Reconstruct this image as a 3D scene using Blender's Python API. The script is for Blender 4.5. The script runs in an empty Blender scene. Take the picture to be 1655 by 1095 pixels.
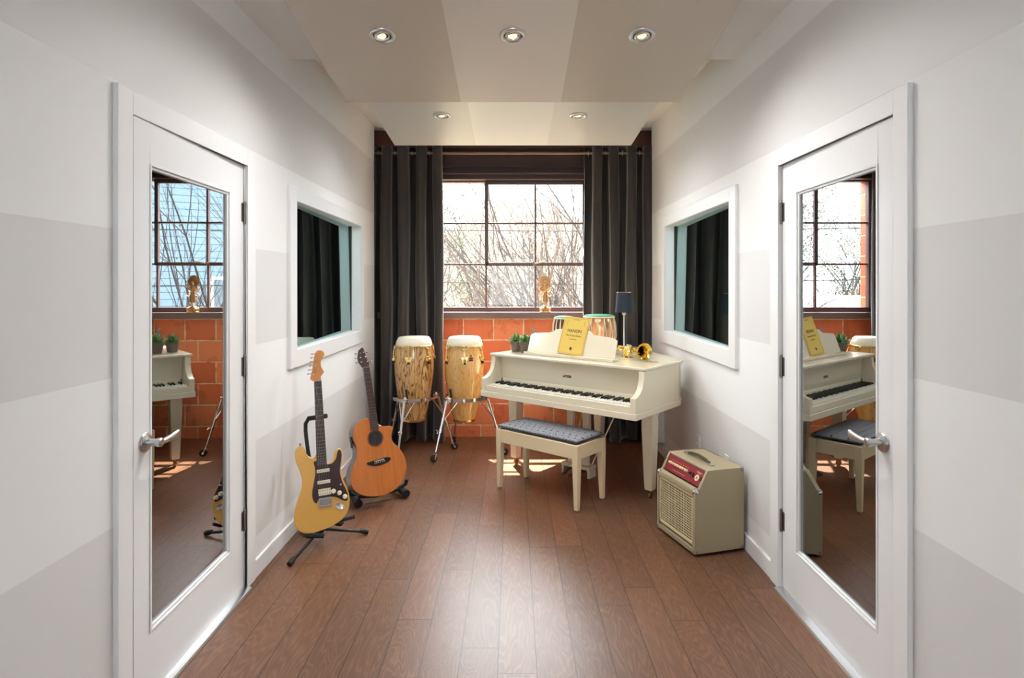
import bpy, bmesh, math, random
from mathutils import Vector, Matrix, Euler
PI = math.pi
C = bpy.context.scene.collection
scn = bpy.context.scene

# ------------------------------------------------------------ camera, light, exposure
CAM_H = 1.465
cam = bpy.data.cameras.new('camera'); cam_o = bpy.data.objects.new('camera', cam); C.objects.link(cam_o)
cam.sensor_width = 36; cam.lens = 960/1655*36
cam.shift_x = -0.0009; cam.shift_y = -0.0523; cam.clip_start = .05; cam.clip_end = 400
cam_o.location = (0, 0, CAM_H); cam_o.rotation_euler = (PI/2, 0, 0)
scn.camera = cam_o
scn.view_settings.view_transform = 'Standard'; scn.view_settings.look = 'None'
scn.view_settings.exposure = 0.22; scn.view_settings.gamma = 1; scn.view_settings.use_curve_mapping = False

w = bpy.data.worlds.new('world'); scn.world = w; w.use_nodes = True
nt = w.node_tree; nt.nodes.clear()
wo = nt.nodes.new('ShaderNodeOutputWorld'); bg = nt.nodes.new('ShaderNodeBackground')
bg.inputs[0].default_value = (.88, .95, 1, 1); bg.inputs[1].default_value = 10.0
nt.links.new(bg.outputs[0], wo.inputs[0])

def light(name, typ, loc, rot, energy, color, **k):
    l = bpy.data.lights.new(name, typ); l.energy = energy; l.color = color
    for a, v in k.items(): setattr(l, a, v)
    o = bpy.data.objects.new(name, l); C.objects.link(o); o.location = loc; o.rotation_euler = rot
    return o
# sun: beyond the far window, from the left, 58 degrees high
sd = Vector((math.sin(math.radians(19))*math.cos(math.radians(58.5)), -math.cos(math.radians(19))*math.cos(math.radians(58.5)), -math.sin(math.radians(58.5))))
s = light('sun', 'SUN', (0, 8, 8), (0, 0, 0), 62, (1, .92, .80), angle=math.radians(.6))
s.rotation_euler = sd.to_track_quat('-Z', 'Y').to_euler()
# added area lamp boosting the sky daylight at the far window (set outside above the opening, shining down into the room)
light('sky_fill_far_window', 'AREA', (.2, 6.9, 3.3), (math.radians(-52), 0, 0), 450, (.93, .97, 1), shape='RECTANGLE', size=2.4, size_y=1.2)

# ------------------------------------------------------------ helpers
def sr(r, g, b):
    f = lambda c: (c/255/12.92 if c/255 <= .04045 else ((c/255+.055)/1.055)**2.4)
    return (f(r), f(g), f(b), 1)

class NT:
    def __init__(s, name):
        s.m = bpy.data.materials.new(name); s.m.use_nodes = True; s.t = s.m.node_tree; s.t.nodes.clear()
        s.out = s.t.nodes.new('ShaderNodeOutputMaterial')
    def n(s, typ, **k):
        x = s.t.nodes.new('ShaderNode'+typ)
        for a, v in k.items(): setattr(x, a, v)
        return x
    def l(s, a, b): s.t.links.new(a, b)
    def put(s, v, sock):
        if hasattr(v, 'is_linked') or hasattr(v, 'links'): s.l(v, sock)
        else: sock.default_value = v
    def math(s, op, a, b=0.0, c=None, clamp=False):
        x = s.n('Math', operation=op); x.use_clamp = clamp; s.put(a, x.inputs[0]); s.put(b, x.inputs[1])
        if c is not None: s.put(c, x.inputs[2])
        return x.outputs[0]
    def mix(s, fac, a, b, blend='MIX'):
        x = s.n('Mix', data_type='RGBA', blend_type=blend); s.put(fac, x.inputs[0]); s.put(a, x.inputs[6]); s.put(b, x.inputs[7])
        return x.outputs[2]
    def coord(s, which='Object'):
        return s.n('TexCoord').outputs[which]
    def xyz(s, v):
        x = s.n('SeparateXYZ'); s.l(v, x.inputs[0]); return x.outputs
    def comb(s, a, b, c):
        x = s.n('CombineXYZ'); s.put(a, x.inputs[0]); s.put(b, x.inputs[1]); s.put(c, x.inputs[2]); return x.outputs[0]
    def scale(s, v, k):
        x = s.n('VectorMath', operation='MULTIPLY'); s.l(v, x.inputs[0]); x.inputs[1].default_value = k; return x.outputs[0]
    def noise(s, v, scale, detail=3, rough=.5, dist=0.0):
        x = s.n('TexNoise'); x.inputs['Scale'].default_value = scale; x.inputs['Detail'].default_value = detail
        x.inputs['Roughness'].default_value = rough; x.inputs['Distortion'].default_value = dist
        if v is not None: s.l(v, x.inputs['Vector'])
        return x.outputs[0]
    def white(s, v):
        x = s.n('TexWhiteNoise', noise_dimensions='3D'); s.l(v, x.inputs['Vector']); return x.outputs[0]
    def ramp(s, fac, stops, interp='LINEAR'):
        x = s.n('ValToRGB'); x.color_ramp.interpolation = interp; e = x.color_ramp.elements
        while len(e) < len(stops): e.new(.5)
        for i, (p, c) in enumerate(stops): e[i].position = p; e[i].color = c
        s.l(fac, x.inputs[0]); return x.outputs[0]
    def bump(s, h, strength=.2, dist=.01):
        x = s.n('Bump'); x.inputs['Strength'].default_value = strength; x.inputs['Distance'].default_value = dist
        s.l(h, x.inputs['Height']); return x.outputs[0]
    def bsdf(s, col, rough=.5, metal=0.0, normal=None, **k):
        x = s.n('BsdfPrincipled'); s.put(col, x.inputs['Base Color']); s.put(rough, x.inputs['Roughness']); s.put(metal, x.inputs['Metallic'])
        if normal is not None: s.l(normal, x.inputs['Normal'])
        for a, v in k.items(): s.put(v, x.inputs[a.replace('_', ' ')])
        s.l(x.outputs[0], s.out.inputs[0]); return x

def P(name, col, rough=.5, metal=0.0, var=0.0, vs=20, bump=0.0, **k):
    """plain procedural material: base colour with a little noise variation and bump"""
    t = NT(name); c = t.coord()
    n = t.noise(c, vs, 4)
    colr = t.mix(t.math('MULTIPLY', n, var), col, tuple(x*.6 for x in col[:3])+(1,)) if var else col
    t.bsdf(colr, rough, metal, t.bump(n, bump, .003) if bump else None, **k)
    return t.m

class MB:
    def __init__(s): s.v = []; s.f = []; s.M = Matrix.Identity(4)
    def add(s, vs, fs, M=None):
        M = s.M @ M if M is not None else s.M
        b = len(s.v); s.v += [M @ Vector(p) for p in vs]; s.f += [[b+i for i in f] for f in fs]; return s
    def box(s, c, d, M=None):
        x, y, z = (k/2 for k in d); cx, cy, cz = c
        vs = [(cx+a*x, cy+b*y, cz+e*z) for a in (-1, 1) for b in (-1, 1) for e in (-1, 1)]
        return s.add(vs, [(0,1,3,2),(4,6,7,5),(0,4,5,1),(2,3,7,6),(0,2,6,4),(1,5,7,3)], M)
    def b2(s, a, b, M=None):
        return s.box([(p+q)/2 for p, q in zip(a, b)], [abs(q-p) for p, q in zip(a, b)], M)
    def tube(s, pts, r, n=10, cap=True, closed=False):
        pts = [Vector(p) for p in pts]; rs = r if isinstance(r, (list, tuple)) else [r]*len(pts)
        vs = []; fs = []; m = len(pts); up = None
        for i, p in enumerate(pts):
            if closed: t = pts[(i+1) % m]-pts[i-1]
            else: t = pts[min(i+1, m-1)]-pts[max(i-1, 0)]
            t.normalize()
            if up is None:
                up = Vector((0, 0, 1)) if abs(t.z) < .9 else Vector((1, 0, 0))
            a = up.cross(t)
            if a.length < 1e-5: a = t.orthogonal()
            a.normalize(); b = t.cross(a); up = b
            for k in range(n):
                g = 2*PI*k/n; vs.append(p+(a*math.cos(g)+b*math.sin(g))*rs[i])
        for i in range(m if closed else m-1):
            for k in range(n):
                j = (i+1) % m
                fs.append((i*n+k, i*n+(k+1) % n, j*n+(k+1) % n, j*n+k))
        if cap and not closed: fs += [tuple(range(n))[::-1], tuple((m-1)*n+k for k in range(n))]
        return s.add(vs, fs)
    def lathe(s, prof, n=32, M=None, capped=True):
        vs = []; fs = []
        for r, z in prof:
            for k in range(n): g = 2*PI*k/n; vs.append((r*math.cos(g), r*math.sin(g), z))
        for i in range(len(prof)-1):
            for k in range(n): fs.append((i*n+k, i*n+(k+1) % n, (i+1)*n+(k+1) % n, (i+1)*n+k))
        if capped: fs += [tuple(range(n))[::-1], tuple((len(prof)-1)*n+k for k in range(n))]
        return s.add(vs, fs, M)
    def prism(s, out, z0, z1, M=None):
        n = len(out); vs = [(x, y, z0) for x, y in out]+[(x, y, z1) for x, y in out]
        fs = [tuple(range(n))[::-1], tuple(range(n, 2*n))]+[(i, (i+1) % n, n+(i+1) % n, n+i) for i in range(n)]
        return s.add(vs, fs, M)
    def sph(s, c, r, n=12, sc=(1, 1, 1)):
        prof = [(math.sin(PI*i/n)*1+1e-5, -math.cos(PI*i/n)) for i in range(n+1)]
        return s.lathe(prof, n*2, Matrix.Translation(c) @ Matrix.Diagonal((r*sc[0], r*sc[1], r*sc[2], 1)), False)
    def build(s, name, mat, parent=None, smooth=False, bevel=0.0, seg=2, kind=None, loc=None, rot=None, angle=40):
        me = bpy.data.meshes.new(name); me.from_pydata([tuple(v) for v in s.v], [], s.f); me.validate()
        bm = bmesh.new(); bm.from_mesh(me); bmesh.ops.remove_doubles(bm, verts=bm.verts, dist=1e-6); bmesh.ops.recalc_face_normals(bm, faces=bm.faces); bm.to_mesh(me); bm.free()
        if mat: me.materials.append(mat)
        o = bpy.data.objects.new(name, me); C.objects.link(o)
        if parent: o.parent = parent
        if loc: o.location = loc
        if rot: o.rotation_euler = rot
        if smooth or bevel:
            me.polygons.foreach_set('use_smooth', [True]*len(me.polygons))
            try: me.set_sharp_from_angle(angle=math.radians(angle))
            except Exception: pass
        if bevel:
            b = o.modifiers.new('bevel', 'BEVEL'); b.width = bevel; b.segments = seg; b.limit_method = 'ANGLE'; b.angle_limit = math.radians(35)
            b.harden_normals = False
        if kind: o['kind'] = kind
        return o
def along(p, d, up=(0, 0, 1)):
    """matrix placing local +Z along d at p"""
    return Matrix.Translation(p) @ Vector(d).to_track_quat('Z', 'Y').to_matrix().to_4x4()
def smoothed(pts, k=6, closed=True):
    out = []; n = len(pts)
    rng = range(n) if closed else range(n-1)
    for i in rng:
        g = (lambda j: pts[j % n]) if closed else (lambda j: pts[max(0, min(n-1, j))])
        p0, p1, p2, p3 = [Vector(g(i+d)) for d in (-1, 0, 1, 2)]
        for q in range(k):
            t = q/k
            out.append(tuple(.5*((2*p1)+(p2-p0)*t+(2*p0-5*p1+4*p2-p3)*t*t+(3*p1-p0-3*p2+p3)*t**3)))
    if not closed: out.append(tuple(pts[-1]))
    return out
def thing(name, label, cat, loc=(0, 0, 0), rot=(0, 0, 0), group=None, mat=None):
    o = bpy.data.objects.new(name, None); C.objects.link(o); o.empty_display_size = .1
    if mat is not None: o.matrix_world = mat
    else: o.location = loc; o.rotation_euler = rot
    return tag(o, label, cat, group)
def tag(o, label, cat, group=None, kind=None):
    o['label'] = label; o['category'] = cat
    if group: o['group'] = group
    if kind: o['kind'] = kind
    return o
def struct(o, label=None):
    o['kind'] = 'structure'
    if label: o['label'] = label
    return o
def dup(root, label=None, **k):
    c = root.copy(); C.objects.link(c)
    if label: c['label'] = label
    for a, v in k.items(): setattr(c, a, v)
    for ch in list(root.children):
        d = ch.copy(); C.objects.link(d); d.parent = c
        for g in list(ch.children):
            e = g.copy(); C.objects.link(e); e.parent = d
    return c
def text(name, body, size, mat, parent, M, ext=.0004, align='CENTER', shear=0, bold=0, label=None, sx=1):
    cu = bpy.data.curves.new(name, 'FONT'); cu.body = body; cu.size = size; cu.extrude = ext; cu.align_x = align; cu.shear = shear; cu.offset = bold
    t = bpy.data.objects.new(name, cu); C.objects.link(t); bpy.context.view_layer.update()
    me = bpy.data.meshes.new_from_object(t); bpy.data.objects.remove(t)
    me.transform(M @ Matrix.Diagonal((sx, 1, 1, 1))); me.materials.clear(); me.materials.append(mat)
    o = bpy.data.objects.new(name, me); C.objects.link(o); o.parent = parent
    if label: o['label'] = label
    return o

# ------------------------------------------------------------ materials
def mat_floor():
    t = NT('oak_floor'); x, y, z = t.xyz(t.coord())
    u = t.math('DIVIDE', t.math('ADD', x, .058), .1495); ci = t.math('FLOOR', u); fx = t.math('FRACT', u)
    off = t.math('MULTIPLY', t.white(t.comb(ci, 3.3, 1.1)), 7.0)
    v = t.math('DIVIDE', t.math('ADD', y, off), 1.22); pi = t.math('FLOOR', v); fy = t.math('FRACT', v)
    r = t.white(t.comb(ci, pi, 4.2)); r2 = t.white(t.comb(ci, pi, 9.7))
    g = t.comb(t.math('ADD', t.math('MULTIPLY', x, 1.0), t.math('MULTIPLY', r, 31)), t.math('MULTIPLY', y, .16), t.math('MULTIPLY', r2, 17))
    n1 = t.noise(g, 6.5, 3, .55, .35)
    ring = t.math('ABSOLUTE', t.math('SINE', t.math('MULTIPLY', n1, 75)))
    ring = t.math('POWER', ring, .6)
    fine = t.noise(t.comb(t.math('MULTIPLY', x, 60), t.math('MULTIPLY', y, 3.5), r), 6, 4, .6)
    broad = t.noise(t.comb(x, t.math('MULTIPLY', y, .35), r), 5, 2)
    base = t.ramp(r, [(0, sr(88, 56, 38)), (.3, sr(120, 80, 55)), (.6, sr(136, 92, 64)), (.8, sr(100, 66, 46)), (1, sr(112, 82, 62))])
    light_ = t.mix(.42, base, sr(172, 128, 94))
    c = t.mix(t.math('MULTIPLY', ring, .75), light_, t.mix(.45, base, sr(70, 44, 32)))
    c = t.mix(t.math('MULTIPLY', fine, .45), c, sr(80, 52, 38))
    c = t.mix(t.math('MULTIPLY', broad, .45), c, sr(98, 68, 54))
    ex = t.math('MINIMUM', fx, t.math('SUBTRACT', 1, fx)); ey = t.math('MULTIPLY', t.math('MINIMUM', fy, t.math('SUBTRACT', 1, fy)), 8)
    seam = t.math('LESS_THAN', t.math('MINIMUM', ex, ey), .012)
    c = t.mix(seam, c, sr(52, 34, 26))
    h = t.math('SUBTRACT', t.math('ADD', t.math('MULTIPLY', ring, .25), t.math('MULTIPLY', fine, .3)), seam)
    rough = t.math('ADD', .24, t.math('MULTIPLY', fine, .22))
    t.bsdf(c, rough, 0, t.bump(h, .25, .002), Specular_IOR_Level=.36)
    return t.m
def mat_wall():
    t = NT('striped_wall_paint'); x, y, z = t.xyz(t.coord())
    k = t.math('FLOOR', t.math('DIVIDE', t.math('SUBTRACT', z, .195), .485))
    odd = t.math('MODULO', t.math('ADD', k, 2), 2)      # .195-.68 grey, .68-1.165 white ...
    n = t.noise(t.coord(), 300, 2)
    c = t.mix(odd, sr(222, 221, 220), sr(236, 236, 235))
    t.bsdf(c, t.math('ADD', .5, t.math('MULTIPLY', odd, .1)), 0, t.bump(n, .06, .001))
    return t.m
def mat_brick():
    t = NT('terracotta_block'); x, y, z = t.xyz(t.coord())
    v = t.math('DIVIDE', t.math('SUBTRACT', z, .115), .2055); ri = t.math('FLOOR', v); fz = t.math('FRACT', v)
    half = t.math('MULTIPLY', t.math('MODULO', t.math('ADD', ri, 4), 2), .42)
    u = t.math('ADD', t.math('DIVIDE', t.math('ADD', x, 20.558), .291), half); ci = t.math('FLOOR', u); fx = t.math('FRACT', u)
    wob = t.math('MULTIPLY', t.math('SUBTRACT', t.noise(t.coord(), 14, 3), .5), .022)
    ex = t.math('MULTIPLY', t.math('MINIMUM', fx, t.math('SUBTRACT', 1, fx)), .291)
    ez = t.math('MULTIPLY', t.math('MINIMUM', fz, t.math('SUBTRACT', 1, fz)), .2055)
    d = t.math('ADD', t.math('MINIMUM', ex, ez), wob)
    mort = t.math('LESS_THAN', d, .0052)
    r = t.white(t.comb(ci, ri, 2))
    c = t.ramp(r, [(0, sr(188, 92, 58)), (.5, sr(206, 112, 70)), (1, sr(218, 134, 90))])
    stv = t.comb(t.math('MULTIPLY', x, 60), 0, t.math('MULTIPLY', z, 3))
    c = t.mix(t.math('MULTIPLY', t.noise(stv, 1, 3), .35), c, sr(150, 62, 38))
    blot = t.noise(t.coord(), 7, 4); c = t.mix(t.math('MULTIPLY', t.math('GREATER_THAN', blot, .62), .25), c, sr(120, 50, 34))
    spk = t.math('GREATER_THAN', t.noise(t.coord(), 55, 4, .7), .72); c = t.mix(t.math('MULTIPLY', spk, .6), c, sr(214, 190, 165))
    c = t.mix(mort, c, sr(206, 176, 146))
    h = t.math('MINIMUM', t.math('MULTIPLY', d, 90), 1)
    t.bsdf(c, .62, 0, t.bump(t.math('ADD', h, t.math('MULTIPLY', blot, .3)), .5, .006))
    return t.m
def mat_pane(name, fac, gcol, tcol, k=.8):
    """reflective glass pane: mirror-like share plus tinted see-through share"""
    t = NT(name); g = t.n('BsdfGlossy'); g.inputs['Roughness'].default_value = 0; g.inputs[0].default_value = gcol
    tr = t.n('BsdfTransparent'); tr.inputs[0].default_value = tcol
    lw = t.n('Fresnel'); lw.inputs[0].default_value = 1.5
    f = t.math('ADD', fac, t.math('MULTIPLY', lw.outputs[0], k), clamp=True)
    m = t.n('MixShader'); t.l(f, m.inputs[0]); t.l(tr.outputs[0], m.inputs[1]); t.l(g.outputs[0], m.inputs[2]); t.l(m.outputs[0], t.out.inputs[0])
    return t.m
def mat_conga(name, a, b, sc, contrast):
    t = NT(name); v = t.coord(); x, y, z = t.xyz(v)
    ang = t.math('ARCTAN2', x, y); st = t.math('FLOOR', t.math('MULTIPLY', ang, 3.2)); r = t.white(t.comb(st, 1, 2))
    g = t.comb(t.math('ADD', t.math('MULTIPLY', ang, 1), t.math('MULTIPLY', r, 20)), t.math('MULTIPLY', z, 1.1), r)
    n1 = t.noise(g, sc, 3, .5, .5)
    ring = t.math('POWER', t.math('ABSOLUTE', t.math('SINE', t.math('MULTIPLY', n1, 34))), .8)
    ring = t.math('SUBTRACT', 1, ring)
    fine = t.noise(t.comb(t.math('MULTIPLY', ang, 30), t.math('MULTIPLY', z, 4), 0), 3, 3)
    f = t.math('MULTIPLY', t.ramp(ring, [(.35, (0, 0, 0, 1)), (.75, (1, 1, 1, 1))]), contrast)
    c = t.mix(f, a, b); c = t.mix(t.math('MULTIPLY', fine, .3), c, b)
    c = t.mix(t.math('MULTIPLY', r, .25), c, sr(190, 130, 70))
    t.bsdf(c, .18, 0, None, Coat_Weight=.8, Coat_Roughness=.05)
    return t.m
def mat_wood(name, a, b, axis=2, sc=12, rough=.3, coat=0.5):
    t = NT(name); s_ = [sc, sc, sc]; s_[axis] = sc*.08
    n = t.noise(t.scale(t.coord(), tuple(s_)), 2.2, 5, .55, .4)
    c = t.mix(t.ramp(n, [(.3, (0, 0, 0, 1)), (.7, (1, 1, 1, 1))]), a, b)
    t.bsdf(c, rough, 0, None, Coat_Weight=coat, Coat_Roughness=.08); return t.m
def mat_cushion():
    t = NT('cushion_fabric'); x, y, z = t.xyz(t.coord())
    u = t.math('MULTIPLY', x, 1/.052); v = t.math('MULTIPLY', y, 1/.052)
    row = t.math('FLOOR', v); u = t.math('ADD', u, t.math('MULTIPLY', t.math('MODULO', t.math('ADD', row, 20), 2), .5))
    du = t.math('SUBTRACT', t.math('FRACT', u), .5); dv = t.math('SUBTRACT', t.math('FRACT', v), .5)
    d = t.math('SQRT', t.math('ADD', t.math('MULTIPLY', du, du), t.math('MULTIPLY', dv, dv)))
    rings = t.math('GREATER_THAN', t.math('SINE', t.math('MULTIPLY', d, 48)), .0)
    core = t.math('LESS_THAN', d, .15)
    c = t.mix(rings, sr(52, 56, 68), sr(186, 190, 198)); c = t.mix(core, c, sr(22, 24, 32))
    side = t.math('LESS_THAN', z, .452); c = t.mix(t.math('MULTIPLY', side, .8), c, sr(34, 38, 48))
    t.bsdf(c, .7); return t.m
def mat_curtain():
    t = NT('charcoal_velvet'); n = t.noise(t.scale(t.coord(), (30, 30, 2)), 4, 4)
    c = t.mix(n, sr(36, 31, 30), sr(58, 51, 48))
    t.bsdf(c, .75, 0, t.bump(n, .15, .004), Sheen_Weight=.45, Sheen_Roughness=.4); return t.m
def mat_emit(name, col, st):
    t = NT(name); e = t.n('Emission'); e.inputs[0].default_value = col; e.inputs[1].default_value = st; t.l(e.outputs[0], t.out.inputs[0]); return t.m

M_FLOOR = mat_floor(); M_WALL = mat_wall(); M_BRICK = mat_brick()
M_TRIM = P('white_trim_paint', sr(236, 236, 236), .35)
M_DOOR = P('white_door_paint', sr(234, 234, 234), .32)
M_EDGE = P('door_edge_gasket', sr(150, 142, 140), .5)
M_CEIL = P('ceiling_paint', sr(226, 224, 221), .6)
M_GLASS_DOOR = mat_pane('door_glass', .36, (.93, .96, .97, 1), (.5, .52, .52, 1))
M_GLASS_TEAL = mat_pane('studio_glass', .4, (.66, .86, .86, 1), (.82, .96, .94, 1), .9)
M_GLASS_WIN = mat_pane('window_glass', .0, (1, 1, 1, 1), (.97, .98, .98, 1), .25)
M_DARK = P('dark_room_paint', sr(120, 120, 118), .8)
M_STEEL = P('brown_painted_steel', sr(66, 44, 42), .4, 0, .6, 8, .1)
M_FRAME = P('brown_window_frame', sr(104, 82, 80), .45, 0, .4, 30, .1)
M_RUST = P('rust_brown_paint', sr(104, 54, 32), .5, 0, .5, 12, .3)
M_PLASTER = P('raw_plaster_edge', sr(190, 170, 140), .8, 0, .5, 60, .5)
M_CURT = mat_curtain()
M_CHROME = P('chrome', (.78, .78, .8, 1), .12, 1)
M_NICKEL = P('brushed_nickel', (.62, .62, .62, 1), .28, 1)
M_ALU = P('aluminium_strip', (.75, .76, .78, 1), .25, 1)
M_HINGE = P('dull_bronze_hinge', (.26, .24, .22, 1), .35, 1)
M_GOLD = P('polished_gold', (.95, .72, .32, 1), .14, 1)
M_BRASS = P('lacquered_brass', (.86, .62, .16, 1), .12, 1)
M_DULLB = P('dull_brass', (.34, .22, .09, 1), .35, 1)
M_BRONZE = P('bronze_statue', (.62, .36, .17, 1), .32, 1, .6, 40, .3)
M_ROD = P('bronze_rod', (.24, .17, .12, 1), .35, .8)
M_BLACK = P('black_plastic', sr(26, 26, 28), .42)
M_FOAM = P('black_foam_padding', sr(30, 31, 34), .8, 0, .2, 80, .2)
M_RUBBER = P('black_rubber', sr(20, 20, 20), .6)
M_CREAM = P('cream_lacquer', sr(233, 221, 195), .22, 0, .06, 3, 0, Coat_Weight=.6, Coat_Roughness=.06)
M_CREAM2 = P('cream_bench_paint', sr(228, 208, 170), .35, 0, .06, 5)
M_IVORY = P('ivory_key', sr(238, 234, 220), .2)
M_EBONY = P('ebony_key', sr(22, 20, 20), .25)
M_INK = P('dark_ink', sr(50, 44, 38), .6)
M_CUSH = mat_cushion()
M_SKIN = P('rawhide_drumhead', sr(238, 230, 208), .5, 0, .15, 6)
M_STRAP = P('pale_leather_strap', sr(222, 204, 176), .6)
M_COPPER = P('copper_shell', (.78, .38, .2, 1), .25, .9)
M_DWOOD = P('dark_tabla_wood', sr(74, 42, 26), .3)
M_GREEN = P('green_cloth_cover', sr(36, 140, 104), .7, 0, .3, 30)
M_SHADE = P('navy_lampshade', sr(34, 42, 58), .75, 0, .3, 60)
M_LWHITE = P('white_lamp_metal', sr(225, 222, 216), .35)
M_POT = P('brown_plastic_pot', sr(110, 92, 80), .5, 0, .2, 20)
M_SOIL = P('potting_soil', sr(60, 44, 32), .9, 0, .5, 60, .5)
M_LEAF = P('green_leaf', sr(86, 140, 60), .5, 0, .5, 25)
M_LEAF2 = P('pale_leaf', sr(150, 172, 128), .5, 0, .3, 25)
M_BOOK = P('yellow_book_cover', sr(226, 192, 92), .55, 0, .08, 10)
M_PAPER = P('book_paper', sr(236, 228, 206), .8)
M_TOLEX = P('cream_tolex', sr(164, 150, 120), .5, 0, .15, 220, .35)
M_TOLEXP = P('cream_piping', sr(214, 196, 150), .45)
M_GCLOTH = P('black_grille_backing', sr(30, 22, 16), .9)
M_GBAR = P('cream_grille_wire', sr(216, 200, 160), .45)
M_RED = P('maroon_control_panel', sr(136, 26, 40), .35)
M_KNOB = P('cream_knob', sr(240, 222, 176), .35)
M_STRATB = P('butterscotch_lacquer', sr(222, 170, 80), .2, 0, .1, 4, 0, Coat_Weight=.9, Coat_Roughness=.04)
M_GUARD = P('maroon_pickguard', sr(56, 28, 32), .25)
M_MAPLE = mat_wood('amber_maple', sr(204, 134, 58), sr(176, 106, 40), 2, 10, .3, .6)
M_ROSE = mat_wood('rosewood_board', sr(64, 38, 34), sr(44, 26, 24), 2, 16, .45, 0)
M_CREMEP = P('aged_white_plastic', sr(234, 224, 196), .4)
M_CEDAR = mat_wood('cedar_top', sr(200, 118, 44), sr(182, 100, 34), 2, 26, .28, .6)
M_MAHOG = mat_wood('dark_mahogany', sr(80, 44, 34), sr(56, 30, 24), 2, 12, .3, .5)
M_STRING = P('steel_string', (.32, .29, .26, 1), .35, 1)
M_CONGA1 = mat_conga('zebra_grain_ash', sr(222, 176, 112), sr(104, 62, 28), 1.7, 1.0)
M_CONGA2 = mat_conga('honey_ash', sr(228, 182, 112), sr(176, 116, 54), 2.2, .6)
M_LAMP = mat_emit('lamp_filament', (1, .60, .28, 1), 2.4)
M_PLATE = P('white_plate', sr(228, 226, 222), .4)

# ------------------------------------------------------------ room shell
W = 1.30          # half width of the room
YE = 5.57         # end of the painted side walls
YB = 5.76         # face of the block wall
def wall_with_holes(name, side, y0, y1, z0, z1, holes, t=.13):
    """side wall made of boxes around rectangular holes (y0,y1,z0,z1)"""
    mb = MB(); xs = (side*W, side*(W+t)); ys = sorted({y0, y1, *[h[0] for h in holes], *[h[1] for h in holes]})
    for a, b in zip(ys, ys[1:]):
        hs = [h for h in holes if h[0] <= a+1e-6 and h[1] >= b-1e-6]
        if not hs: mb.b2((xs[0], a, z0), (xs[1], b, z1)); continue
        h = hs[0]
        if h[2] > z0: mb.b2((xs[0], a, z0), (xs[1], b, h[2]))
        if h[3] < z1: mb.b2((xs[0], a, h[3]), (xs[1], b, z1))
    return mb.build(name, M_WALL, kind='structure')
DOOR = (2.0, 2.88, 0, 2.047); SWIN = (3.53, 5.02, 1.085, 1.965)
for side, nm in ((-1, 'left'), (1, 'right')):
    wall_with_holes('wall_'+nm, side, -2.6, YE, -.02, 3.02, [DOOR, SWIN])
    # dark rooms beyond the side walls
    mb = MB(); a, b = side*(W+.13), side*(W+2.2)
    mb.b2((b, 1.0, -.02), (b+side*.05, 6.0, 3.02)); mb.b2((a, .95, -.02), (b, 1.0, 3.02)); mb.b2((a, 5.57, -.02), (b, 5.62, 3.02))
    mb.b2((a, 3.15, -.02), (b, 3.2, 2.62)); mb.b2((a, .95, 2.6), (b, 5.62, 2.65)); mb.b2((a, .95, -.07), (b, 5.62, -.02))  # partition added so the fill light leaves the door room dark
    mb.build('wall_side_room_'+nm, M_DARK, kind='structure')
    mb = MB(); mb.b2((a, 5.55, -.02), (b, 5.568, 2.6)); mb.b2((b-side*.02, 3.21, -.02), (b-side*.002, 5.54, 2.6)); mb.b2((a, 3.205, 2.58), (b-side*.03, 5.54, 2.595)); mb.build('wall_studio_'+nm, M_CEIL, kind='structure')
for s_ in (-1, 1): light('side_room_fill', 'POINT', (s_*2.5, 4.4, 2.2), (0, 0, 0), 60, (.95, .98, 1), shadow_soft_size=.15)  # added unseen point lights that brighten the rooms behind the studio glass
fl = MB(); fl.b2((-1.6, -2.7, -.05), (1.6, 6.2, 0)); fl.build('floor', M_FLOOR, kind='structure')
mb = MB(); mb.b2((-1.6, -2.7, 2.785), (1.6, 3.47, 3.02)); mb.b2((-1.6, 3.47, 2.95), (1.6, 5.76, 3.02)); mb.build('ceiling', M_CEIL, kind='structure')
# unseen wall behind the camera; window opening added to let in fill light
mb = MB(); RWX, RZ0, RZ1 = .55, 1.0, 2.1
mb.b2((-1.43, -2.7, 0), (-RWX, -2.6, 2.785)); mb.b2((RWX, -2.7, 0), (1.43, -2.6, 2.785)); mb.b2((-RWX, -2.7, 0), (RWX, -2.6, RZ0)); mb.b2((-RWX, -2.7, RZ1), (RWX, -2.6, 2.785))
mb.build('wall_front', M_WALL, kind='structure')
# block wall below / beside the window
WX0, WX1, WZ0, WZ1 = -.80, 1.19, 1.15, 2.50
mb = MB(); mb.b2((-1.6, YB, -.02), (1.6, YB+.28, WZ0)); mb.b2((-1.6, YB, WZ0), (WX0, YB+.28, 3.02)); mb.b2((WX1, YB, WZ0), (1.6, YB+.28, 3.02)); mb.b2((WX0, YB, WZ1), (WX1, YB+.28, 3.02))
mb.build('wall_back', M_BRICK, kind='structure')
for s_ in (-1, 1):   # closing returns between painted walls and the block wall
    mb = MB(); mb.b2((s_*1.345, YE, -.02), (s_*1.6, YB, 3.02)); mb.build('wall_return_'+('left' if s_ < 0 else 'right'), M_PLASTER, kind='structure')
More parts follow.
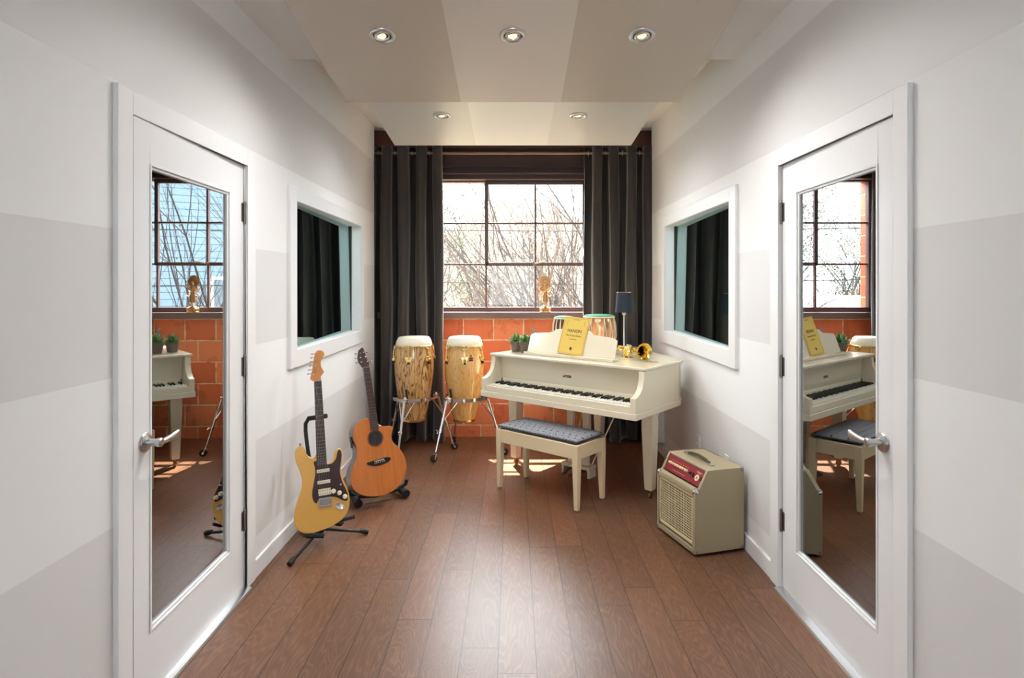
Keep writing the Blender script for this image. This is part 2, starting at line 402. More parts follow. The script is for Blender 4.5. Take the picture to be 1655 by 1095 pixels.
# baseboards
for s_, nm in ((-1, 'left'), (1, 'right')):
    mb = MB()
    for a, b in ((2.963, YE), (-2.6, 1.929)): mb.b2((s_*W, a, 0), (s_*(W-.015), b, .09))
    mb.build('baseboard_'+nm, M_TRIM, bevel=.003, kind='structure')
    # door casing
    mb = MB(); f0, f1 = s_*(W+.001), s_*(W-.018)
    mb.b2((f0, 1.929, 0), (f1, 2.005, 2.125)); mb.b2((f0, 2.875, 0), (f1, 2.963, 2.125)); mb.b2((f0, 2.005, 2.042), (f1, 2.875, 2.125))
    mb.b2((s_*(W-.016), 2.875, 0), (s_*(W+.13), 2.884, 2.04)); mb.b2((s_*(W-.016), 1.996, 0), (s_*(W+.13), 2.005, 2.04)); mb.b2((s_*(W-.016), 2.0, 2.042), (s_*(W+.13), 2.88, 2.05))
    mb.build('trim_1' if s_ < 0 else 'trim_2', M_TRIM, bevel=.0025, kind='structure')
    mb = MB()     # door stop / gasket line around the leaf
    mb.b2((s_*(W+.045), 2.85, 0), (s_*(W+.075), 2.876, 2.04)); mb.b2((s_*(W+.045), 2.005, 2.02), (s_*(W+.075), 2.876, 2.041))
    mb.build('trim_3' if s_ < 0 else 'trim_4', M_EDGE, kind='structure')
    # threshold
    mb = MB(); r = .028
    prof = [(-.035, 0), (-.03, .008), (-.012, .013), (.012, .013), (.035, .013), (.035, 0)]
    prof = [(x*s_, y) for x, y in prof]
    mb.prism(prof, 2.005, 2.872, Matrix.Translation((s_*1.292, 0, 0)) @ Matrix(((1, 0, 0, 0), (0, 0, 1, 0), (0, 1, 0, 0), (0, 0, 0, 1))))
    mb.build('threshold_left' if s_ < 0 else 'threshold_right', M_ALU, smooth=True, kind='structure')
# doors (hinged at the far side, standing a little ajar)
def door(s_, ang, num):
    H = 2.03; L = .858
    root = bpy.data.objects.new('door_%d' % num, None); C.objects.link(root)
    root.location = (s_*1.303, 2.870, .012); root.rotation_euler = (0, 0, -s_*math.radians(ang)); root['kind'] = 'structure'
    # local: -Y towards the camera, outward = s_*x
    T = .042; g0, g1, gz0, gz1 = -.762, -.140, .222, 1.885
    mb = MB()
    mb.b2((0, -L, 0), (s_*T, g0, H)); mb.b2((0, g1, 0), (s_*T, 0, H)); mb.b2((0, g0, 0), (s_*T, g1, gz0)); mb.b2((0, g0, gz1), (s_*T, g1, H))
    mb.build('door_leaf', M_DOOR, root, bevel=.002)
    mb = MB()   # moulded glazing bead
    for e, d in ((.012, -.003), (.022, .004)):
        a0, a1, b0, b1 = g0-.002+e-.012, g1+.002-e+.012, gz0-.002+e-.012, gz1+.002-e+.012
        x0, x1 = s_*d, s_*(d+.010)
        mb.b2((x0, a0, b0), (x1, a0+.010, b1)); mb.b2((x0, a1-.010, b0), (x1, a1, b1)); mb.b2((x0, a0, b0), (x1, a1, b0+.010)); mb.b2((x0, a0, b1-.010), (x1, a1, b1))
    mb.build('glazing_bead', M_TRIM, root, bevel=.002)
    mb = MB(); mb.b2((s_*.013, g0+.001, gz0+.001), (s_*.017, g1-.001, gz1-.001)); mb.build('door_glass', M_GLASS_DOOR, root)
    # handle
    h = bpy.data.objects.new('door_handle', None)
    zc = .905; yc = -.795
    mb = MB(); ax = along((0, yc, zc), (-s_, 0, 0))
    mb.lathe([(.034, 0), (.035, .004), (.031, .009), (.02, .011), (.014, .013), (.0125, .04), (.016, .046), (.016, .058), (.012, .062)], 28, ax)
    mb.lathe([(.018, 0), (.02, .002), (.0, .003)], 20, along((0, yc-.0, zc), (-s_, 0, 0)), False)
    ho = mb.build('door_handle', M_NICKEL, root, smooth=True)
    pts = [(-s_*.052, yc-.005, zc), (-s_*.053, yc+.03, zc-.001), (-s_*.056, yc+.065, zc), (-s_*.058, yc+.1, zc+.002), (-s_*.056, yc+.118, zc+.004)]
    mb = MB()
    ws = [.011, .010, .013, .016, .013]; hs = [.010, .009, .007, .005, .003]
    vs = []; fs = []; n = 12
    for (px, py, pz), a, b in zip(pts, ws, hs):
        for k in range(n): g = 2*PI*k/n; vs.append((px+b*math.cos(g), py, pz+a*math.sin(g)))
    for i in range(len(pts)-1):
        for k in range(n): fs.append((i*n+k, i*n+(k+1) % n, (i+1)*n+(k+1) % n, (i+1)*n+k))
    fs += [tuple(range(n)), tuple(range((len(pts)-1)*n, len(pts)*n))]
    mb.add(vs, fs); mb.build('lever', M_NICKEL, ho, smooth=True, angle=60)
    for z in (1.805, 1.062, .318):
        mb = MB(); mb.tube([(-s_*.006, .004, z-.05), (-s_*.006, .004, z+.05)], .007, 12)
        for q in (-.05, .05): mb.sph((-s_*.006, .004, z+q), .007, 6)
        mb.b2((-s_*.001, -.022, z-.045), (s_*.003, .002, z+.045))
        mb.build('hinge', M_HINGE, root, smooth=True)
    return root
door(-1, 1.15, 1); door(1, .65, 2)
# studio windows in the side walls
def studio_window(s_, num):
    y0, y1, z0, z1 = SWIN; root = bpy.data.objects.new('window_%d' % num, None); C.objects.link(root); root['kind'] = 'structure'
    mb = MB(); f0, f1 = s_*(W+.001), s_*(W-.018)
    mb.b2((f0, y0-.1, z0-.105), (f1, y0, z1+.085)); mb.b2((f0, y1, z0-.105), (f1, y1+.105, z1+.085)); mb.b2((f0, y0, z0-.105), (f1, y1, z0)); mb.b2((f0, y0, z1), (f1, y1, z1+.085))
    mb.build('window_frame', M_TRIM, root, bevel=.0025)
    mb = MB(); d = .009
    for x0, x1, e in ((W-.012, W+.128, 0.0015), (W+.095, W+.132, .012)):
        a, b = s_*x0, s_*x1
        mb.b2((a, y0-d+e, z0), (b, y0+e, z1)); mb.b2((a, y1-e, z0), (b, y1+d-e, z1)); mb.b2((a, y0, z0-d+e), (b, y1, z0+e)); mb.b2((a, y0, z1-e), (b, y1, z1+d-e))
    mb.build('window_reveal', M_TRIM, root)
    mb = MB(); xn, xf = s_*(W+.020), s_*(W+.066); q5 = s_*.005; q12 = s_*.010     # pane set at a slight angle, as studio glass is
    mb.add([(xn, y0, z0), (xf, y1, z0), (xf+q12, y1, z1), (xn+q12, y0, z1), (xn+q5, y0, z0), (xf+q5, y1, z0), (xf+q12+q5, y1, z1), (xn+q12+q5, y0, z1)],
           [(0, 1, 2, 3), (4, 7, 6, 5), (0, 4, 5, 1), (1, 5, 6, 2), (2, 6, 7, 3), (3, 7, 4, 0)])
    mb.build('window_glass', M_GLASS_TEAL, root)
    mb = MB(); g = .006
    mb.b2((xn-s_*.004, y0, z0), (xn+s_*.02, y0+g, z1)); mb.b2((xf-s_*.004, y1-g, z0), (xf+s_*.02, y1, z1))
    mb.build('glazing_seal', M_BLACK, root)
studio_window(-1, 1); studio_window(1, 2)

# far steel window
YW = 5.87
root = bpy.data.objects.new('window_3', None); C.objects.link(root); root['kind'] = 'structure'
cols = [-.80, -.264, .221, .706, 1.19]; rows = [1.25, 1.672, 2.076, 2.49]
mb = MB()
mb.b2((WX0, YW-.03, 1.20), (WX1, YW+.03, 1.252)); mb.b2((WX0, YW-.03, 2.478), (WX1, YW+.03, 2.50)); mb.b2((WX0, YW-.03, 1.2), (WX0+.03, YW+.03, 2.5)); mb.b2((WX1-.03, YW-.03, 1.2), (WX1, YW+.03, 2.5))
for x in cols[1:4]: mb.b2((x-.009, YW-.018, 1.25), (x+.009, YW+.018, 2.48))
for z in rows[1:3]: mb.b2((WX0, YW-.016, z-.008), (WX1, YW+.016, z+.008))
mb.build('window_frame', M_FRAME, root, bevel=.002)
mb = MB()  # projecting casement
a, b, c, d = -.264, .706, 1.672, 2.478; e = .03
mb.b2((a-.012, YW-.045, c-.012), (a+e-.008, YW-.017, d)); mb.b2((b-e+.008, YW-.045, c-.012), (b+.012, YW-.017, d)); mb.b2((a, YW-.045, c-.016), (b, YW-.017, c+.018)); mb.b2((a, YW-.045, d-.024), (b, YW-.017, d))
mb.b2((.212, YW-.035, c), (.230, YW-.017, d)); mb.b2((a, YW-.035, 2.068), (b, YW-.017, 2.084))
mb.build('window_casement', M_FRAME, root, bevel=.002)
mb = MB()
mb.b2((.195, YW-.06, 1.655), (.225, YW-.045, 1.695)); mb.tube([(.21, YW-.07, 1.675), (.25, YW-.075, 1.683), (.295, YW-.075, 1.695), (.312, YW-.07, 1.70)], [.007, .006, .005, .008], 10); mb.tube([(.21, YW-.05, 1.675), (.21, YW-.078, 1.675)], .012, 12)
mb.build('window_latch', M_ROD, root, smooth=True)
for i in range(4):
    for j in range(3):
        mb = MB(); mb.b2((cols[i]+.004, YW-.002, rows[j]), (cols[i+1]-.004, YW+.002, rows[j+1]-.004)); mb.build('window_glass', M_GLASS_WIN, root)
mb = MB(); mb.b2((-1.33, 5.70, 1.147), (1.33, YW-.02, 1.205)); mb.b2((-1.33, 5.695, 1.190), (1.33, 5.71, 1.207)); mb.build('window_sill', M_FRAME, root, bevel=.004)
# steel lintel across the window head
mb = MB()
mb.b2((-1.345, 5.735, 2.50), (1.345, YB+.01, 2.79)); mb.b2((-1.345, 5.68, 2.535), (1.345, 5.76, 2.548)); mb.b2((-1.345, 5.70, 2.60), (1.345, 5.76, 2.612)); mb.b2((-1.345, 5.66, 2.775), (1.345, 5.76, 2.79))
for i in range(14): mb.lathe([(.008, 0), (.007, .004), (.0, .006)], 10, along((-1.2+i*.185, 5.735, 2.58 if i % 2 else 2.66), (0, -1, 0)), False)
mb.b2((WX0, 5.74, 2.49), (WX1, YW-.03, 2.50))
mb.build('trim_5', M_STEEL, bevel=.0015, kind='structure')
mb = MB(); mb.b2((-1.345, 5.70, 2.79), (1.345, 5.757, 2.952)); mb.build('trim_6', M_RUST, kind='structure')

# hung ceiling panels ----------------------------------------------------------
def mat_panel(name, a, b):
    t = NT(name); x, y, z = t.xyz(t.coord()); m = t.math('LESS_THAN', t.math('ABSOLUTE', t.math('ADD', x, .012)), .30)
    n = t.noise(t.coord(), 200, 2); t.bsdf(t.mix(m, a, b), .35, 0, t.bump(n, .08, .001)); return t.m
M_PAN1 = mat_panel('panel_paint_grey', sr(194, 182, 168), sr(214, 206, 197)); M_PAN2 = mat_panel('panel_paint_pale', sr(206, 203, 198), sr(222, 221, 218))
def panel(y0, z0, y1, z1, mat, label):
    L = math.hypot(y1-y0, z1-z0); a = math.atan2(z1-z0, y1-y0)
    t = thing('ceiling_panel', label, 'ceiling panel', (0, y0, z0), (a, 0, 0), 'hung ceiling panels')
    mb = MB(); mb.b2((-1, 0, 0), (1, L, .03)); mb.build('panel_board', mat, t, bevel=.002)
    for x in (-.7, .7):
        for y in (.15, L-.15):
            top = 2.785 if y0+y*math.cos(a) < 3.45 else 2.95
            zz = z0+y*math.sin(a); hh = top-zz-.012
            if hh > .04: mb = MB(); mb.tube([(x, y, .03), (x-0, y+hh*math.sin(a), .0+hh)], .004, 8); mb.build('hanger_rod', M_NICKEL, t, smooth=True)
    return t
p1 = dict(y0=2.05, z0=2.745, y1=3.57, z1=2.565); k1 = (p1['z1']-p1['z0'])/(p1['y1']-p1['y0'])
panel(2.27, 2.565+.146*(3.57-2.27)-.0, 3.57, 2.565, M_PAN1, 'larger grey panel hung below the ceiling, nearer one with three downlights')
panel(3.45, 2.648+.074*(5.026-3.45), 5.026, 2.648, M_PAN2, 'paler panel hung below the ceiling before the curtains, with two downlights')
lamp_pos = [(-.629, 2.86, 1, 'left downlight of the three in the nearer grey ceiling panel, tilted glowing lamp'), (0, 2.86, 1, 'middle downlight of the three in the nearer grey ceiling panel'), (.622, 2.86, 1, 'right downlight of the three in the nearer grey ceiling panel'),
            (-.517, 4.32, 2, 'left downlight of the two in the paler panel near the curtains'), (.476, 4.32, 2, 'right downlight of the two in the paler panel near the curtains')]
for x, y, pn, lab in lamp_pos:
    if pn == 1: z = 2.565+.146*(3.57-y); sl = -.146
    else: z = 2.648+.074*(5.026-y); sl = -.074
    t = thing('recessed_downlight', lab, 'ceiling light', (x, y, z-.002), (PI+math.atan(sl), 0, 0), 'recessed downlights')
    mb = MB(); mb.lathe([(.042, -.03), (.044, .002), (.050, .008), (.058, .007), (.063, .002), (.064, -.002), (.06, -.002)], 36, None, False); mb.build('trim_ring', M_NICKEL, t, smooth=True, angle=60)
    tilt = Matrix.Rotation(math.radians(14 if x < -.6 else 5), 4, 'Y')
    mb = MB(); mb.lathe([(.022, -.018), (.026, .004), (.031, .010), (.037, .008), (.039, .0), (.038, -.012)], 32, tilt, False); mb.build('gimbal_ring', M_NICKEL, t, smooth=True, angle=60)
    mb = MB(); mb.lathe([(.0001, .006), (.014, .006), (.021, .003), (.023, -.0005)], 24, tilt, False); mb.build('lamp_bulb', M_LAMP, t, smooth=True)
    mb = MB(); mb.lathe([(.0001, .0), (.043, .0), (.043, -.002), (.0001, -.002)], 24, None, False); mb.build('lamp_housing', M_BLACK, t)
    l = bpy.data.lights.new('downlight_beam', 'SPOT'); l.energy = 44; l.color = (1, .975, .965); l.spot_size = math.radians(165); l.spot_blend = 1; l.shadow_soft_size = .03
    lo = bpy.data.objects.new('downlight_beam', l); C.objects.link(lo); lo.parent = t; lo.location = (0, 0, .02); lo.rotation_euler = (PI, 0, 0)

# ------------------------------------------------------------ curtains and rod
def curtain(x0, x1, seed, label, folds, zb=.012, spread=0.0):
    rnd = random.Random(seed); Yc = 5.61; zt = 2.775
    t = thing('curtain', label, 'curtain', (0, 0, 0), group='curtains at the window')
    nu, nv = 240, 60; mb = MB(); vs = []; fs = []
    ph = [rnd.uniform(-.35, .35) for _ in range(folds*2+2)]; am = [rnd.uniform(.7, 1.25) for _ in range(folds*2+2)]
    for j in range(nv+1):
        v = j/nv; z = zt+(zb-zt)*v
        for i in range(nu+1):
            u = i/nu; f = u*folds; k = int(f); fr = f-k
            a = am[k]*(1-fr)+am[k+1]*fr
            # narrower near the top where the eyelets gather the cloth
            base = math.sin(2*PI*(f+.25*ph[k]*v+.05*math.sin(3*v+k)))
            amp = .080*a*(.85+.15*v)
            y = Yc+amp*base+.010*math.sin(2*PI*f*2.3+seed+2*v)*v+.008*math.sin(17*v+9*u+seed)*v
            xc = (x0+x1)/2; hw = (x1-x0)/2*(1+spread*v)
            x = xc+(2*u-1)*hw-.017*math.sin(2*PI*f*2)*(1-.25*v)+.006*math.sin(9*v+u*11)
            zz = z
            if v > .9: zz = z+.018*math.sin(9*u+seed)*(v-.9)*10*(1 if z > .0 else 0); y -= .035*(v-.9)*10*(1+.7*math.sin(13*u+seed))
            if j == 0: zz = z+.006*math.cos(2*PI*f*2)
            vs.append((x, y, max(zz, .008)))
    for j in range(nv):
        for i in range(nu): q = j*(nu+1)+i; fs.append((q, q+1, q+nu+2, q+nu+1))
    mb.add(vs, fs); cl = mb.build('curtain_cloth', M_CURT, t, smooth=True, angle=180)
    so = cl.modifiers.new('solid', 'SOLIDIFY'); so.thickness = .004
    for k in range(folds*2):
        u = (k+.5)/(folds*2)+.0; x = x0+(x1-x0)*u
        mb = MB(); q = 24; side = 1 if k % 2 else -1
        mb.tube([(x+.010*math.cos(2*PI*i/q)*.5, Yc+.024*math.cos(2*PI*i/q), 2.712+.024*math.sin(2*PI*i/q)) for i in range(q)], .0035, 8, closed=True)
        mb.build('curtain_eyelet', M_NICKEL, t, smooth=True)
    return t
curtain(-1.31, -.665, 3, 'dark charcoal velvet curtain hanging left of the window, behind the drums', 4, spread=.05)
curtain(.672, 1.318, 8, 'dark charcoal velvet curtain hanging right of the window, behind the piano', 4, spread=.0)
rod = thing('curtain_rod', 'slim bronze curtain rod running across the top of the window', 'curtain rod')
mb = MB(); mb.tube([(-1.333, 5.61, 2.712), (0, 5.61, 2.712), (1.333, 5.61, 2.712)], .0135, 16); mb.build('rod', M_ROD, rod, smooth=True)
for x in (-1.30, 1.325):
    mb = MB(); mb.lathe([(.024, 0), (.024, .006), (.018, .009)], 20, along((x+(-.02 if x < 0 else .005), 5.61, 2.712), (1 if x < 0 else -1, 0, 0))); mb.b2((x-.006, 5.605, 2.70), (x+.006, 5.735, 2.724)); mb.build('rod_bracket', M_ROD, rod)
# white boxed cover on the right wall, behind the piano
t = thing('wall_cover', 'white boxed cover fixed to the right wall behind the piano', 'wall cover', (0, 0, 0))
mb = MB(); mb.b2((1.19, 5.09, .115), (1.2995, 5.5, .70)); mb.build('cover_box', M_TRIM, t, bevel=.004)
for x, z in ((1.205, .135), (1.205, .68)):
    mb = MB(); mb.lathe([(.006, 0), (.005, .003)], 12, along((x, 5.09, z), (0, -1, 0))); mb.build('screw', M_HINGE, t, smooth=True)
# outlets on the right wall
def outlet(y, z, label):
    t = thing('wall_outlet', label, 'outlet', (W, y, z), group='outlets on the right wall')
    mb = MB(); mb.b2((-.006, -.035, -.058), (0, .035, .058)); mb.build('cover_plate', M_PLATE, t, bevel=.002)
    for dz in (-.022, .022):
        mb = MB(); mb.b2((-.0085, -.016, dz-.014), (-.005, .016, dz+.014)); s0 = mb.build('socket', M_PLATE, t, bevel=.002)
        mb = MB(); mb.b2((-.0092, -.008, dz-.006), (-.0083, -.005, dz+.006)); mb.b2((-.0092, .005, dz-.006), (-.0083, .008, dz+.006)); mb.build('socket_slot', M_BLACK, s0)
outlet(4.16, .36, 'white electrical outlet on the right wall, further one near the piano')
outlet(3.60, .378, 'white electrical outlet on the right wall, mostly hidden behind the amplifier')
# ------------------------------------------------------------ outside the window
GZ = -3.2
M_GRD = P('spring_ground', sr(150, 140, 112), .95, 0, .5, .6)
M_HILL = P('brush_hillside', sr(84, 80, 62), .95, 0, .7, 1.3)
M_BARK = P('pale_bark', sr(84, 74, 68), .85, 0, .4, 6)
M_BARK2 = P('grey_brown_bark', sr(60, 54, 52), .85, 0, .4, 6)
M_BUD = P('spring_leaves', sr(96, 98, 66), .7, 0, .3, 2)
M_BUDP = P('pale_blossom', sr(100, 86, 78), .7, 0, .3, 2)
def mat_siding():
    t = NT('blue_clapboard'); x, y, z = t.xyz(t.coord()); f = t.math('FRACT', t.math('MULTIPLY', z, 5.5))
    c = t.mix(t.math('LESS_THAN', f, .12), sr(120, 142, 160), sr(84, 100, 116)); t.bsdf(c, .7); return t.m
M_SIDING = mat_siding(); M_WWALL = P('white_render_wall', sr(230, 230, 228), .8)
mb = MB(); mb.b2((-60, 6.2, GZ-.3), (60, 90, GZ)); mb.build('ground_outside', M_GRD, kind='structure')
mb = MB(); rnd = random.Random(5); vs = []; fs = []; nx, ny = 60, 14
for j in range(ny+1):
    for i in range(nx+1):
        x = -60+120*i/nx; y = 24+26*j/ny
        h = GZ-.2+(min(1, j/9)**.8)*(5.2+4.5*math.exp(-((x+1)/6)**2)+1.6*math.sin(x*.13+1)+.8*math.sin(x*.4))+rnd.uniform(-.35, .35)*min(1, j)
        vs.append((x, y, h))
for j in range(ny):
    for i in range(nx): q = j*(nx+1)+i; fs.append((q, q+1, q+nx+2, q+nx+1))
mb.add(vs, fs); mb.build('hill_outside', M_HILL, smooth=True, kind='structure')
def tree(name, label, x, y, h, lean, seed, bark, leafmat, stems=1, spread=.5, leafn=500, r0=.09, depth=4, group='trees outside the window'):
    rnd = random.Random(seed); t = thing(name, label, 'tree', (x, y, GZ), group=group); mb = MB(); tips = []
    def grow(p, d, L, r, k):
        n = 4; pts = [p]; rs = [r]; dd = d.copy()
        for i in range(n):
            dd = (dd+Vector((rnd.uniform(-1, 1), rnd.uniform(-1, 1), rnd.uniform(-.4, .7)))*.13).normalized()
            p = p+dd*(L/n); pts.append(p); rs.append(r*(1-.5*(i+1)/n))
        mb.tube(pts, rs, 5 if k < 2 else 4, False)
        if k >= 2: tips.extend(pts[1:])
        if k < depth:
            for _ in range(rnd.choice((3, 4) if k else (4, 5))):
                q = rnd.randint(1, n); nd = (dd+Vector((rnd.uniform(-1, 1), rnd.uniform(-1, 1), rnd.uniform(-.5, .9)))*.62).normalized()
                grow(pts[q], nd, L*rnd.uniform(.5, .75), rs[q]*.62, k+1)
    for s_ in range(stems):
        a = rnd.uniform(-1, 1)*spread
        d = Vector((lean+a*.6, rnd.uniform(-.3, .3)*spread, 1)).normalized()
        grow(Vector((rnd.uniform(-.35, .35)*(stems > 1), rnd.uniform(-.3, .3)*(stems > 1), 0)), d, h*rnd.uniform(.45, .6), r0*rnd.uniform(.6, 1), 0)
    mb.build('branches', bark, t, smooth=True)
    if leafn:
        lb = MB()
        for _ in range(leafn):
            p = rnd.choice(tips)+Vector([rnd.uniform(-.15, .15) for _ in range(3)]); s_ = rnd.uniform(.011, .03)
            e = Euler([rnd.uniform(0, 6) for _ in range(3)]).to_matrix(); q = [p+e @ Vector(v)*s_ for v in ((-1, -.6, 0), (1, -.6, .3), (0, 1.2, 0))]
            lb.add(q, [(0, 1, 2)])
        lb.build('foliage', leafmat, t)
    return t
tree('bare_tree', 'bare many-stemmed tree leaning left close outside the window', 3.0, 9.6, 8.6, -.62, 11, M_BARK2, M_BUD, 14, .4, 0, .06, 3)
tree('bare_tree', 'thick pale trunk rising outside the right window panes', 1.75, 9.4, 7.5, -.18, 4, M_BARK, M_BUD, 2, .2, 150, .11, 3)
tree('budding_tree', 'budding tree seen through the left window panes', -1.6, 13.5, 7.4, .1, 21, M_BARK2, M_BUD, 4, .5, 8000, .07)
tree('budding_tree', 'budding tree seen low through the middle window panes', .2, 15.5, 7.2, -.1, 33, M_BARK2, M_BUDP, 4, .6, 8000, .07)
tree('budding_tree', 'budding tree behind the bare trunks beyond the right window panes', 0.8, 22, 8.5, 0, 47, M_BARK2, M_BUD, 3, .6, 1800, .07)
tree('budding_tree', 'leafing tree on the slope far left, seen mirrored in the right door', -9.6, 20.6, 8.2, .05, 52, M_BARK2, M_BUD, 3, .6, 9000, .09)
tree('budding_tree', 'second leafing tree on the slope far left behind the white building', -12.6, 22, 8.6, 0, 58, M_BARK2, M_BUD, 3, .6, 9000, .09)
tree('budding_tree', 'broad leafing tree at the near end of the white building far left', -7.2, 21, 7.6, 0, 71, M_BARK2, M_BUDP, 3, .6, 4000, .09)
tree('bare_tree', 'bare tree before the blue house, seen mirrored in the left door', 5.4, 10.2, 6.8, -.15, 63, M_BARK, M_BUD, 3, .35, 300, .07, 3)
t = thing('house', 'pale blue clapboard house standing right of the trees outside', 'house', (0, 0, 0))
hm = Matrix.Translation((3.0, 17, 0)) @ Matrix.Rotation(math.radians(-24), 4, 'Z')
mb = MB(); mb.M = hm; mb.b2((0, 0, GZ), (11, 6, 4.6)); mb.build('house_wall', M_SIDING, t)
mb = MB(); mb.M = hm; mb.add([(-.4, -.4, 4.6), (11.4, -.4, 4.6), (11.4, 6.4, 4.6), (-.4, 6.4, 4.6), (-.4, 3, 6.8), (11.4, 3, 6.8)], [(0, 1, 5, 4), (2, 3, 4, 5), (0, 4, 3), (1, 2, 5), (0, 3, 2, 1)]); mb.build('roof', P('grey_shingle', sr(120, 124, 130), .8), t)
for wx in (1.2, 4.2, 7.4):
    mb = MB(); mb.M = hm; mb.b2((wx, -.06, .2), (wx+.9, .02, 1.7)); wo_ = mb.build('house_window', M_WWALL, t)
    mb = MB(); mb.M = hm; mb.b2((wx+.08, -.07, .28), (wx+.82, -.05, 1.62)); mb.build('window_pane', P('dark_pane', sr(110, 128, 140), .1), wo_)
t = thing('low_building', 'low white building at the foot of the slope, far left outside', 'building', (0, 0, 0))
mb = MB(); mb.b2((-16, 15.5, GZ), (-4.4, 19, .9)); mb.build('building_wall', M_WWALL, t); mb = MB(); mb.b2((-16.2, 15.2, .9), (-4.2, 19.2, 1.15)); mb.build('roof', M_WWALL, t)
for x in (-10.6, -8.4, -6.5):
    mb = MB(); mb.b2((x, 15.46, -.3), (x+.6, 15.52, .35)); mb.build('building_window', P('blue_pane', sr(130, 150, 176), .2), t)
def wire(z0, z1, y, label):
    mb = MB(); mb.tube([(-22+44*i/24, y, z0+(z1-z0)*i/24-.35*math.sin(PI*i/24)) for i in range(25)], .013, 6)
    tag(mb.build('utility_wire', M_BLACK, smooth=True), label, 'wire', 'wires outside')
wire(3.2, 3.0, 14, 'upper utility wire crossing outside the window'); wire(2.2, 1.5, 12, 'lower utility wire crossing outside the window')

# ------------------------------------------------------------ piano
PU = Vector((math.cos(math.radians(-40.3)), math.sin(math.radians(-40.3)), 0)); PN = Vector((-PU.y, PU.x, 0))
PM = Matrix(((PU.x, PN.x, 0, -.245), (PU.y, PN.y, 0, 4.63), (0, 0, 1, 0), (0, 0, 0, 1)))
PW = 1.34; ZB = .605; ZL = .905; ZT = .928
def pp(i, j, z=0): return PM @ Vector((i, j, z))
piano = thing('grand_piano', 'cream white baby grand piano standing at an angle before the window', 'piano', mat=PM)
tail = smoothed([(PW, .62), (1.30, .74), (1.14, .86), (.99, .95), (.88, 1.07), (.74, 1.20), (.58, 1.29), (.40, 1.31), (.2, 1.26), (.05, 1.15), (0, 1.0)], 4, False)
body = [(0, .24), (PW, .24)]+tail
mb = MB(); mb.prism(body, ZB+.04, ZL); mb.build('case_body', M_CREAM, piano, smooth=True, bevel=.003)
mo = [(-.006, -.006), (PW+.006, -.006), (PW+.006, .62)]+[(x+.006 if x > .5 else x-.004, y+.005) for x, y in tail[1:]]
mb = MB(); mb.prism(mo, ZB, ZB+.042); mb.build('base_moulding', M_CREAM, piano, smooth=True, bevel=.003)
arm = [(0, ZB+.042), (0, .745), (.03, .752), (.06, .768), (.085, .79), (.102, .82), (.112, .86), (.116, ZL), (.245, ZL), (.245, ZB+.042)]
YZ = lambda x: Matrix(((0, 0, 1, x), (1, 0, 0, 0), (0, 1, 0, 0), (0, 0, 0, 1)))
for x in (0, PW-.04):
    mb = MB(); mb.prism(arm, 0, .04, YZ(x)); mb.build('arm', M_CREAM, piano, smooth=True, bevel=.002, angle=25)
mb = MB(); mb.b2((.04, .004, ZB+.042), (PW-.04, .03, .69)); mb.build('key_slip', M_CREAM, piano, bevel=.003)
mb = MB(); mb.b2((.04, .03, ZB+.042), (PW-.04, .24, .668)); mb.build('key_bed', M_CREAM, piano)
kx0 = .045; kw = (PW-.09)/52
mb = MB(); mb.b2((0, .033, .669), (kw-.0012, .186, .697)); k0 = mb.build('white_key', M_IVORY, piano, bevel=.0012)
k0.location.x = kx0
for i in range(1, 52): k = k0.copy(); C.objects.link(k); k.location.x = kx0+kw*i
mb = MB(); mb.add([(-.0055, .088, .697), (.0055, .088, .697), (.0055, .186, .697), (-.0055, .186, .697), (-.0045, .096, .710), (.0045, .096, .710), (.0045, .186, .710), (-.0045, .186, .710)], [(0, 1, 2, 3), (4, 5, 6, 7), (0, 1, 5, 4), (1, 2, 6, 5), (2, 3, 7, 6), (3, 0, 4, 7)])
b0 = mb.build('black_key', M_EBONY, piano, bevel=.001); first = True
for i in range(51):
    if 'ABCDEFG'[i % 7] in 'ACDFG':
        k = b0 if first else b0.copy()
        if not first: C.objects.link(k)
        k.location.x = kx0+kw*(i+1)-.0006; first = False
mb = MB(); fb = [(.188, .69), (.183, .705), (.186, .722), (.196, .732), (.176, ZL-.002), (.24, ZL-.002), (.24, .69)]
mb.prism(fb, .0405, PW-.0405, YZ(0)); mb.build('fallboard', M_CREAM, piano, smooth=True, bevel=.0015, angle=25)
for x in (.052, PW-.052): mb = MB(); mb.b2((x-.004, .178, .70), (x+.004, .186, .73)); mb.build('fallboard_hinge', M_HINGE, piano)
FM = Matrix.Translation((.0, .1845, .795)) @ Matrix.Rotation(PI/2+math.radians(-7), 4, 'X')
text('name_lettering', 'LaPetite', .034, M_INK, piano, Matrix.Translation((.68, 0, 0)) @ FM, shear=.15, bold=.0007, sx=.68, label='dark script lettering on the cream fallboard')
lid = [(-.015, .112), (PW+.015, .112)]+[(x+(.015 if x > .5 else -.012 if x < .1 else 0), y+.014) for x, y in tail]
mb = MB(); mb.prism(lid, ZL+.002, ZT); mb.build('lid', M_CREAM, piano, smooth=True, bevel=.006, seg=3)
mb = MB(); mb.b2((-.012, .43, ZT-.0003), (PW+.012, .4325, ZT+.0004)); mb.build('lid_seam', M_INK, piano)
for x in (.12, 1.22): mb = MB(); mb.b2((x, .415, ZT), (x+.06, .448, ZT+.003)); mb.build('lid_hinge', M_BRASS, piano, bevel=.001)
mb = MB(); mb.tube([(1.12, .55, ZT+.004), (1.0, .84, ZT+.006), (.95, .95, ZT+.006)], .006, 8); mb.build('prop_stick', M_CREAM, piano, smooth=True)
